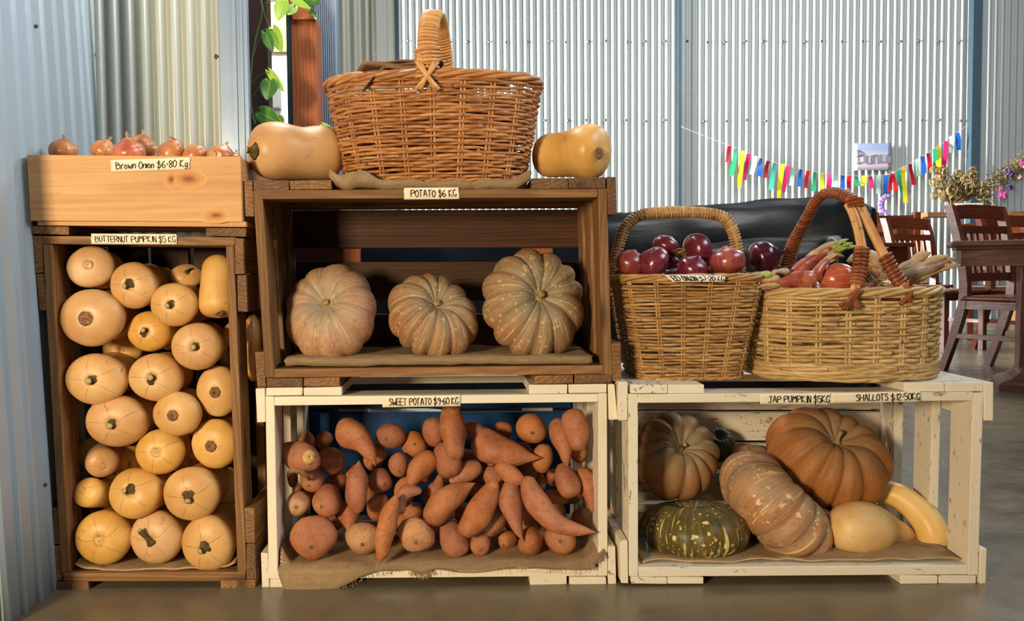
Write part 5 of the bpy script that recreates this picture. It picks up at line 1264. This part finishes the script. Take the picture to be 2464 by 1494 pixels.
def chair(P, th, lab, group='red timber dining chairs'):
    root = empty('dining_chair', P, lab, 'chair', group); root['_o'] = tuple(P); Rz = Matrix.Rotation(th, 3, 'Z') @ Matrix.Diagonal((1.18, 1, 1)); O = V(P); T = lambda p: O+Rz @ V(p)
    Mx = Matrix.Translation(O) @ Rz.to_4x4()
    b = MB(); b.grid(12, 10, lambda i, j: T(((i-.5)*.45*(1-.07*j), -.23+.44*j, .452-.012*math.sin(PI*i)*math.sin(PI*j)))); s_ = b.build('seat', M['chair'], root); solid(s_, .028, -1)
    for sx in (-1, 1):
        b = MB(); b.box((sx*.195-.019, -.205, 0), (sx*.195+.019, -.165, .43), 2, .003, 0, Mx); b.build('leg', M['chair'], root)
        Q = smooth_path([(sx*.19, .33, 0), (sx*.19, .245, .25), (sx*.192, .195, .46), (sx*.20, .215, .70), (sx*.205, .275, .95), (sx*.205, .290, .99)], 18); b = MB()
        for a in range(17):
            p, q = V(Q[a]), V(Q[a+1]); w_ = .018; d = .025 if a > 2 else .022
            if a == 0: ring0 = [b.vert(T(p+V((sxx*w_, syy*d, 0))), p+V((sxx*w_, syy*d, 0))) for sxx, syy in ((-1, -1), (1, -1), (1, 1), (-1, 1))]; b.face(ring0[::-1], False)
            ring1 = [b.vert(T(q+V((sxx*w_, syy*d, 0))), q+V((sxx*w_, syy*d, 0))) for sxx, syy in ((-1, -1), (1, -1), (1, 1), (-1, 1))]
            for k in range(4): b.face((ring0[k], ring0[(k+1) % 4], ring1[(k+1) % 4], ring1[k]), False)
            ring0 = ring1
        b.face(ring0, False); b.build('leg', M['chair'], root)
        b = MB(); b.box((sx*.195-.012, -.17, .20), (sx*.195+.012, .235, .228), 1, .002, 0, Mx); b.build('stretcher', M['chair'], root)
    for nm, zc, y, h, th_ in (('top_rail', .945, .268, .085, .026), ('mid_rail', .845, .238, .045, .022), ('lower_rail', .56, .20, .05, .022)):
        b = MB(); hw = .192
        b.grid(12, 1, lambda i, j: T((-hw+2*hw*i, y+.022*math.sin(PI*i), zc-h/2+h*j+(.010*math.sin(PI*i) if nm == 'top_rail' else 0))), tex=lambda i, j: (i*.4, j*h+zc, 0), smooth=False); solid(b.build(nm, M['chair'], root), th_, 0)
    for k in range(6):
        x = -.14+.056*k; b = MB(); yo = .022*math.sin(PI*(x+.192)/.384)
        A = [T(p) for p in ((x-.011, .232+yo, .835), (x+.011, .232+yo, .835), (x+.011, .196+yo, .575), (x-.011, .196+yo, .575))]; B = [p+Rz @ V((0, .012, 0)) for p in A]
        b.prism(A, B, 1, .001); b.build('slat', M['chair'], root)
    for y in (-.185, .195):
        b = MB(); b.box((-.18, y-.011, .375), (.18, y+.011, .435), 0, .002, 0, Mx); b.build('apron', M['chair'], root)
    for sx in (-1, 1):
        b = MB(); b.box((sx*.195-.011, -.17, .375), (sx*.195+.011, .185, .435), 1, .002, 0, Mx); b.build('apron', M['chair'], root)
    return root
th = math.radians(27)
rf = Uf(2268, 890); o_ = Matrix.Rotation(th, 3, 'Z') @ V((-.224, .33, 0)); PA = rf-o_
chair((PA.x, PA.y, 0), th, 'nearest red timber chair, tucked behind the end of the worn table')
def on_floor(u, Z): x = (u-PU)/FPX*Z; return (x, CAM.y+Z, 0)
chair(on_floor(2262, 6.5), math.radians(28), 'red timber chair directly behind and left of the nearest chair')
chair(on_floor(2188, 7.9), math.radians(18), 'small distant red timber chair left of the dark bench end')
chair(on_floor(2092, 7.0), math.radians(-12), 'distant red timber chair beside the right end of the black sofa')
chair(on_floor(2400, 7.4), math.radians(-20), 'red timber chair seen under the worn table, behind the nearest chair')
chair(on_floor(2500, 6.3), math.radians(15), 'red timber chair cut off by the right edge of the photo')
# worn table at the right
Zt = 4.42; tx = (2288-PU)/FPX*Zt; ty = CAM.y+Zt; ztb = U(2288, 580, ty).z
TM = Matrix.Translation((tx, ty, 0)) @ Matrix.Rotation(math.radians(-26), 4, 'Z')
tbo = TM @ V((.9, .2, 0)); TB = empty('dining_table', tbo, 'worn dark timber table with a moulded edge at the right', 'table'); TB['_o'] = tuple(tbo)
b = MB(); b.box((0, 0, ztb-.030), (1.8, .42, ztb), 0, .010, 0, TM); b.build('tabletop', M['table'], TB)
b = MB(); b.box((.025, .025, ztb-.044), (1.775, .395, ztb-.030), 0, .003, 0, TM); b.build('moulding', M['table'], TB)
b = MB(); b.box((.045, .04, ztb-.128), (1.755, .38, ztb-.044), 0, .003, 0, TM); b.build('apron', M['table'], TB)
b = MB(); b.box((.315, .12, .07), (.50, .30, ztb-.128), 2, .004, 0, TM); b.build('pedestal', M['table'], TB)
b = MB(); prof = [(0, 0), (0, .035), (.02, .05), (.06, .065), (.09, .09), (.105, .12)]
for k in range(len(prof)-1):
    (d0, h0), (d1, h1) = prof[k], prof[k+1]
    f4 = lambda q: [TM @ V(p) for p in q]
    b.prism(f4([(.22+d1, .02+d1*.6, h1), (.66-d1, .02+d1*.6, h1), (.66-d0, .02+d0*.6, h0), (.22+d0, .02+d0*.6, h0)]), f4([(.22+d1, .40-d1*.6, h1), (.66-d1, .40-d1*.6, h1), (.66-d0, .40-d0*.6, h0), (.22+d0, .40-d0*.6, h0)]), 0, 0)
b.build('foot', M['table'], TB)
# dark table further back
Zb = 5.9; x0 = (2072-PU)/FPX*Zb; x1 = (2190-PU)/FPX*Zb; yb = CAM.y+Zb; zz = U(2130, 584, yb).z
T2 = empty('dining_table', ((x0+x1)/2, yb+.3, 0), 'dark timber table with deep apron behind the oval basket handle', 'table'); T2['_o'] = ((x0+x1)/2, yb+.3, 0)
b = MB(); b.box((x0, yb, zz-.03), (x1+.03, yb+.6, zz), 0, .004); b.build('tabletop', M['chair'], T2)
b = MB(); b.box((x0+.03, yb+.03, zz-.30), (x1, yb+.57, zz-.03), 0, .004); b.build('apron', M['chair'], T2)
for lx in (x0+.03, x1-.06):
    for ly in (yb+.03, yb+.50):
        b = MB(); b.box((lx, ly, 0), (lx+.06, ly+.06, zz-.30), 2, .003); b.build('leg', M['chair'], T2)
# bench back
Zc = 8.6; x0 = (2098-PU)/FPX*Zc; x1 = (2212-PU)/FPX*Zc; yb = CAM.y+Zc; zz = U(2150, 518, yb).z
BN = empty('timber_bench', ((x0+x1)/2, yb, 0), 'dark timber bench with a wide flat back near the far wall', 'bench'); BN['_o'] = ((x0+x1)/2, yb, 0)
b = MB(); b.box((x0, yb, zz-.30), (x1, yb+.03, zz), 0, .004); b.build('backrest', M['chair'], BN)
for lx in (x0, x1-.06):
    b = MB(); b.box((lx, yb-.02, 0), (lx+.06, yb+.05, zz+.03), 2, .004); b.build('leg', M['chair'], BN)
b = MB(); b.box((x0, yb-.40, .42), (x1, yb, .46), 0, .004); b.build('seat', M['chair'], BN)
for lx in (x0, x1-.06):
    b = MB(); b.box((lx, yb-.40, 0), (lx+.06, yb-.34, .42), 2, .004); b.build('leg', M['chair'], BN)
# high shelf with planter and dried flowers
Yd = 7.55; zsf = U(2330, 509, Yd).z; x0, x1 = U(2232, 509, Yd).x, U(2480, 509, Yd).x
SH = empty('high_stand', ((x0+x1)/2, Yd+.15, 0), 'narrow timber stand carrying the dried flowers by the far wall', 'stand'); SH['_o'] = ((x0+x1)/2, Yd+.15, 0)
b = MB(); b.box((x0, Yd, zsf-.05), (x1, Yd+.30, zsf), 0, .004); b.build('top', M['brown'], SH)
for lx in (x0, x1-.06): b = MB(); b.box((lx, Yd+.1, 0), (lx+.06, Yd+.2, zsf-.05), 2, .004); b.build('leg', M['brown'], SH)
A, B = U(2302, 489, Yd+.05), U(2366, 508, Yd+.05)
b = MB(); b.box((A.x, Yd+.05, zsf), (B.x, Yd+.07, A.z), 0, .003); b.box((A.x, Yd+.18, zsf), (B.x, Yd+.2, A.z), 0, .003); b.box((A.x, Yd+.07, zsf), (A.x+.02, Yd+.18, A.z), 1, .003); b.box((B.x-.02, Yd+.07, zsf), (B.x, Yd+.18, A.z), 1, .003)
tag(b.build('planter_box', M['white2'], None, ((A.x+B.x)/2, Yd+.12, zsf)), 'small weathered white planter box beside the dried flowers', 'planter')
dm = wicker_mat('dried_seed_heads', sr(92, 76, 44), sr(138, 118, 74), sr(170, 152, 108), .8)
base = U(2288, 506, Yd+.10); base.z = zsf
DF = empty('dried_flower_bunch', base, 'bunch of dried curled seed heads standing near the dark wall column', 'dried flowers'); DF['_o'] = tuple(base)
b = MB(); b.tube([base, base+V((0, 0, .08))], .03, 12); b.build('vase', M['scar'], DF)
rr = random.Random(5)
for k in range(55):
    e = U(rr.uniform(2244, 2362), rr.uniform(408, 476), Yd+.10+rr.uniform(-.10, .10)); m_ = base.lerp(e, .55)+V((0, 0, .05)); b = MB()
    b.tube(smooth_path([base+V((rr.uniform(-.02, .02), 0, .05)), m_, e], 9), .005, 5); b.build('stem', dm, DF)
    b = MB(); R_ = rr.uniform(.035, .065)
    for q in range(5):
        a0 = rr.uniform(0, 6.28); b.tube([e+V((math.cos(a0+a*.55)*R_*(1-a*.06), -.01*q+rr.uniform(-.01, .01), math.sin(a0+a*.55)*R_*(1-a*.06))) for a in range(12)], [.007*(1-a*.06) for a in range(12)], 4)
    b.build('seed_head', dm, DF)
gp = [(2372, 500), (2368, 470), (2380, 440), (2405, 425), (2425, 418), (2440, 400), (2470, 388), (2490, 380)]
G0 = U(2400, 430, YF-.10)
GA = empty('dried_garland', G0, 'garland of dried leaves with purple and magenta flowers on the far wall at the right', 'garland'); GA['_o'] = tuple(G0)
Q = smooth_path([U(u, v, YF-.10) for u, v in gp], 60)
b = MB(); b.tube(Q, .008, 6); b.build('branch', dm, GA)
b = MB()
for q in range(900):
    p = rr.choice(Q)+V((rr.gauss(0, .045), rr.uniform(-.06, .03), rr.gauss(0, .045))); d = V((rr.uniform(-1, 1), rr.uniform(-1, 1), rr.uniform(-1, 1)))*.035; b.tube([p, p+d*.5, p+d], [.002, .006, .001], 4)
tag(b.build('dry_leaves', dm, GA), kind='stuff')
mg = flat('magenta_dried_petals', sr(178, 50, 120), .8); pu = flat('purple_dried_petals', sr(74, 44, 106), .8); pk = flat('dusty_pink_petals', sr(206, 140, 128), .8)
for (u, v, m_, r) in ((2413, 472, mg, .055), (2407, 455, mg, .03), (2425, 410, pu, .045), (2432, 420, pu, .04), (2428, 450, pu, .045), (2458, 393, mg, .04), (2464, 400, pk, .03), (2452, 425, pk, .03)):
    p = U(u, v, YF-.18); b = MB()
    for q in range(12):
        d = V((rr.uniform(-1, 1), rr.uniform(-1, .3), rr.uniform(-1, 1))).normalized(); b.tube([p, p+d*r*.6, p+d*r], [r*.1, r*.32, r*.05], 6)
    b.build('flower', m_, GA)
# bunting
cb_ = crop(1700, 300, 764/2464)
colr = {'r': sr(206, 30, 52), 'd': sr(160, 20, 40), 'g': sr(50, 160, 112), 'y': sr(238, 224, 40), 'p': sr(214, 40, 104), 'm': sr(186, 226, 208), 'b': sr(32, 92, 188), 't': sr(60, 182, 156)}
RM = {k: flat('ribbon_'+{'r': 'red', 'd': 'dark_red', 'g': 'green', 'y': 'yellow', 'p': 'pink', 'm': 'mint', 'b': 'blue', 't': 'teal'}[k], c, .4, .5) for k, c in colr.items()}
cn = {'r': 'red', 'd': 'dark red', 'g': 'green', 'y': 'yellow', 'p': 'pink', 'm': 'mint', 'b': 'blue', 't': 'teal'}
RB = [(178, 165, 130, 'r', -22), (228, 185, 212, 'g', -38), (272, 205, 282, 'y', -18), (324, 228, 205, 'p', -30), (376, 245, 140, 'm', -26), (422, 262, 140, 'b', -22), (478, 280, 135, 'd', -32), (528, 295, 208, 't', -34), (580, 308, 272, 'y', -20), (629, 322, 204, 'p', -32), (678, 335, 138, 'm', -26), (732, 345, 137, 'b', -18), (788, 357, 138, 'r', -24), (842, 368, 150, 'g', -18), (898, 376, 125, 'y', -10), (950, 380, 110, 'p', -4), (1002, 388, 98, 'm', -10), (1056, 392, 100, 'b', -6), (1104, 397, 95, 'r', -2), (1166, 400, 80, 'g', 0), (1216, 400, 76, 'y', 0), (1273, 400, 95, 'p', 0), (1334, 397, 140, 'm', -6), (1387, 393, 146, 'b', 0), (1440, 380, 132, 'r', -22), (1446, 380, 132, 'r', 18), (1484, 355, 205, 'g', 36), (1528, 330, 275, 'y', 10), (1580, 305, 165, 'd', 22), (1632, 270, 132, 'm', 10), (1672, 245, 137, 'b', 10), (1718, 220, 135, 'r', 12), (1765, 190, 180, 'g', 8), (1800, 168, 206, 'y', -10), (1855, 128, 205, 'p', -16), (1895, 92, 130, 'm', 4), (1938, 65, 132, 'b', 20)]
Yb_ = YF-.10; s0 = U(*cb_(1060, 390), Yb_)
BT = empty('ribbon_bunting', s0, 'bunting string hung with coloured ribbons across the far corrugated wall', 'bunting'); BT['_o'] = tuple(s0)
b = MB(); sp_ = [(1640, 305)]+[cb_(x, y-2) for x, y, *_ in RB]+[(2352, 287)]
b.tube(smooth_path([U(u, v, Yb_) for u, v in sp_], 160), .0025, 5); b.build('string', M['wire'], BT)
for x, y, L_, cc, sl in RB:
    w_ = 34; b = MB(); sd = rr.uniform(0, 9)
    def rib(i, j):
        u, v = cb_(x+(i-.5)*w_*(1-.10*math.sin(j*3+sd))+sl*j, y+L_*j); p = U(u, v, Yb_); return p+V((0, -.012+.012*math.sin(j*4+sd)+.008*(i-.5)*math.sin(j*2.5+sd), 0))
    b.grid(2, 8, rib, smooth=False); o = solid(b.build('ribbon', RM[cc], BT), .0008, 0); o['label'] = cn[cc]+' ribbon'
# paper sign
Ys_ = YF-.055; q = [(2056, 345), (2145, 344), (2144, 409), (2056, 410)]
P = [U(u, v, Ys_) for u, v in q]
pg = G('watercolour_paper', .8, .2); uv = pg.attr('pol'); pg.col(pg.mix(pg.math('MULTIPLY', pg.noise(pg.attr('tex'), 3, 3), .35), pg.ramp(pg.sep(uv, 1), [(.1, sr(180, 166, 182)), (.45, sr(190, 192, 198)), (.75, sr(142, 164, 194)), (1, sr(124, 146, 186))]), sr(214, 200, 224)))
b = MB(); b.grid(10, 6, lambda i, j: P[3].lerp(P[2], i).lerp(P[0].lerp(P[1], i), j)+V((0, -.004*math.sin(i*PI), 0)))
SG = solid(b.build('paper_sign', pg.m, None, (P[0]+P[2])/2), .002, 0); tag(SG, 'small pastel painted paper sign with faint lettering above the bunting', 'sign')
handwriting('Bunua', lambda s, t: P[3].lerp(P[2], .04+s*.95).lerp(P[0].lerp(P[1], .04+s*.95), .24+.52*t)+V((0, -.009, 0)), flat('faint_pencil', sr(92, 82, 98), .7), SG, .0034, 3)
# crescent ornament
cc_ = U(2135, 492, YF-.06); ck = ppm(YF-.06); em2 = G('striped_paint', .6, .3); ap = em2.attr('pol'); st_ = em2.math('FRACT', em2.math('MULTIPLY', em2.sep(ap, 0), 9.0)); em2.col(em2.ramp(st_, [(0, sr(140, 130, 200)), (.34, sr(214, 190, 222)), (.56, sr(84, 84, 176)), (.78, sr(196, 110, 170))], 'CONSTANT'))
b = MB(); b.grid(40, 3, lambda i, j: cc_+V((math.cos(.9+4.3*i)*(24-15*j*math.sin(PI*i)**.7)/ck-(1-j)*0, -.01, math.sin(.9+4.3*i)*(24-15*j*math.sin(PI*i)**.7)/ck)))
tag(solid(b.build('crescent_ornament', em2.m, None, cc_), .01, 0), 'purple striped crescent moon ornament on the far wall under the bunting', 'ornament')
# wires across the shed
for pts, lab in (([(898, 128, YB-.05), (1150, 75, 5.5), (1432, 0, 7.6)], 'thin pale wire rising from the wall hook past the basket handle'), ([(898, 131, YB-.08), (1200, 165, 5.5), (1640, 212, 7.6), (2330, 280, 8.1)], 'thin pale wire running nearly level across the far wall')):
    b = MB(); b.tube(smooth_path([U(*p) for p in pts], 40), .0018, 5); tag(b.build('wire', M['wire'], None, U(*pts[0])), lab, 'wire')

# ================================================================== vine in the doorway
cv_ = crop(560, 0, 420/1846); Yv = .44
v0 = U(*cv_(300, -30), Yv)
VN = empty('pothos_vine', v0, 'trailing green pothos vine hanging in the bright doorway beside the timber post', 'plant'); VN['_o'] = tuple(v0)
b = MB(); b.tube(smooth_path([U(*cv_(x, y), Yv) for x, y in ((285, -60), (312, 90), (300, 200), (255, 350), (205, 640), (188, 880), (190, 1080), (215, 1240), (245, 1320))], 50), .0022, 8)
b.tube(smooth_path([U(*cv_(x, y), Yv) for x, y in ((310, 40), (345, 180), (385, 280), (400, 330), (385, 360))], 20), .0013, 6); b.build('stem', M['vine'], VN)
def leaf(bx, tx_, w_, mt, dy=0.0, stalk=None, fold=.35):
    B = U(*cv_(*bx), Yv-.012+dy); T_ = U(*cv_(*tx_), Yv-.03+dy); d = T_-B; L_ = d.length; d.normalize(); sd = d.cross(V((0, 1, 0))).normalized(); nn = sd.cross(d); W = w_*420/1846/ppm(Yv); b = MB()
    def fn(i, j):
        x = (i-.5)*2; wd = (math.sin(PI*min(1, (j*.97+.02))**.62))**.8; back = .16*L_*(1-j)**4*abs(x)
        return B+d*(L_*j-back)+sd*(x*W/2*wd)+nn*(-fold*abs(x)*W/2*wd*.6+.12*L_*math.sin(j*PI)*.6)
    b.grid(10, 14, fn, pol=lambda i, j: (i, j, 0)); solid(b.build('leaf', M[mt], VN), .0006, 0)
    if stalk:
        b = MB(); b.tube(smooth_path([U(*cv_(*stalk), Yv), U(*cv_((stalk[0]+bx[0])/2, min(stalk[1], bx[1])-8+.3*abs(stalk[1]-bx[1])), Yv-.005), B+d*.002], 12), .0013, 6); b.build('leaf_stalk', M['vine'], VN)
leaf((530, 8), (482, 218), 150, 'leafl', 0, (330, 40)); leaf((655, 70), (572, 160), 105, 'leafl', .02, (690, 40)); leaf((635, -8), (825, 92), 80, 'leafl', -.01)
leaf((770, -30), (928, 30), 170, 'leaf', .02); leaf((820, 105), (885, 180), 60, 'leaf', .03); leaf((870, 160), (890, 212), 40, 'leaf', .03)
leaf((425, 308), (520, 552), 140, 'leafl', .01, (265, 350)); leaf((345, 345), (424, 552), 120, 'leaf', -.01, (205, 640)); leaf((382, 755), (543, 972), 90, 'leafl', 0, (190, 905))
leaf((392, 860), (360, 1060), 190, 'leaf', -.01, (190, 1060)); leaf((285, 1190), (500, 1300), 190, 'leaf', -.01, (205, 1200)); leaf((480, 1240), (535, 1330), 100, 'leafl', .01); leaf((950, 1322), (1102, 1422), 75, 'leafl', .0)

for o_ in S.objects:
    if 'label' in o_ and len(o_['label'].split()) > 16: print('LONG', len(o_['label'].split()), o_['label'])
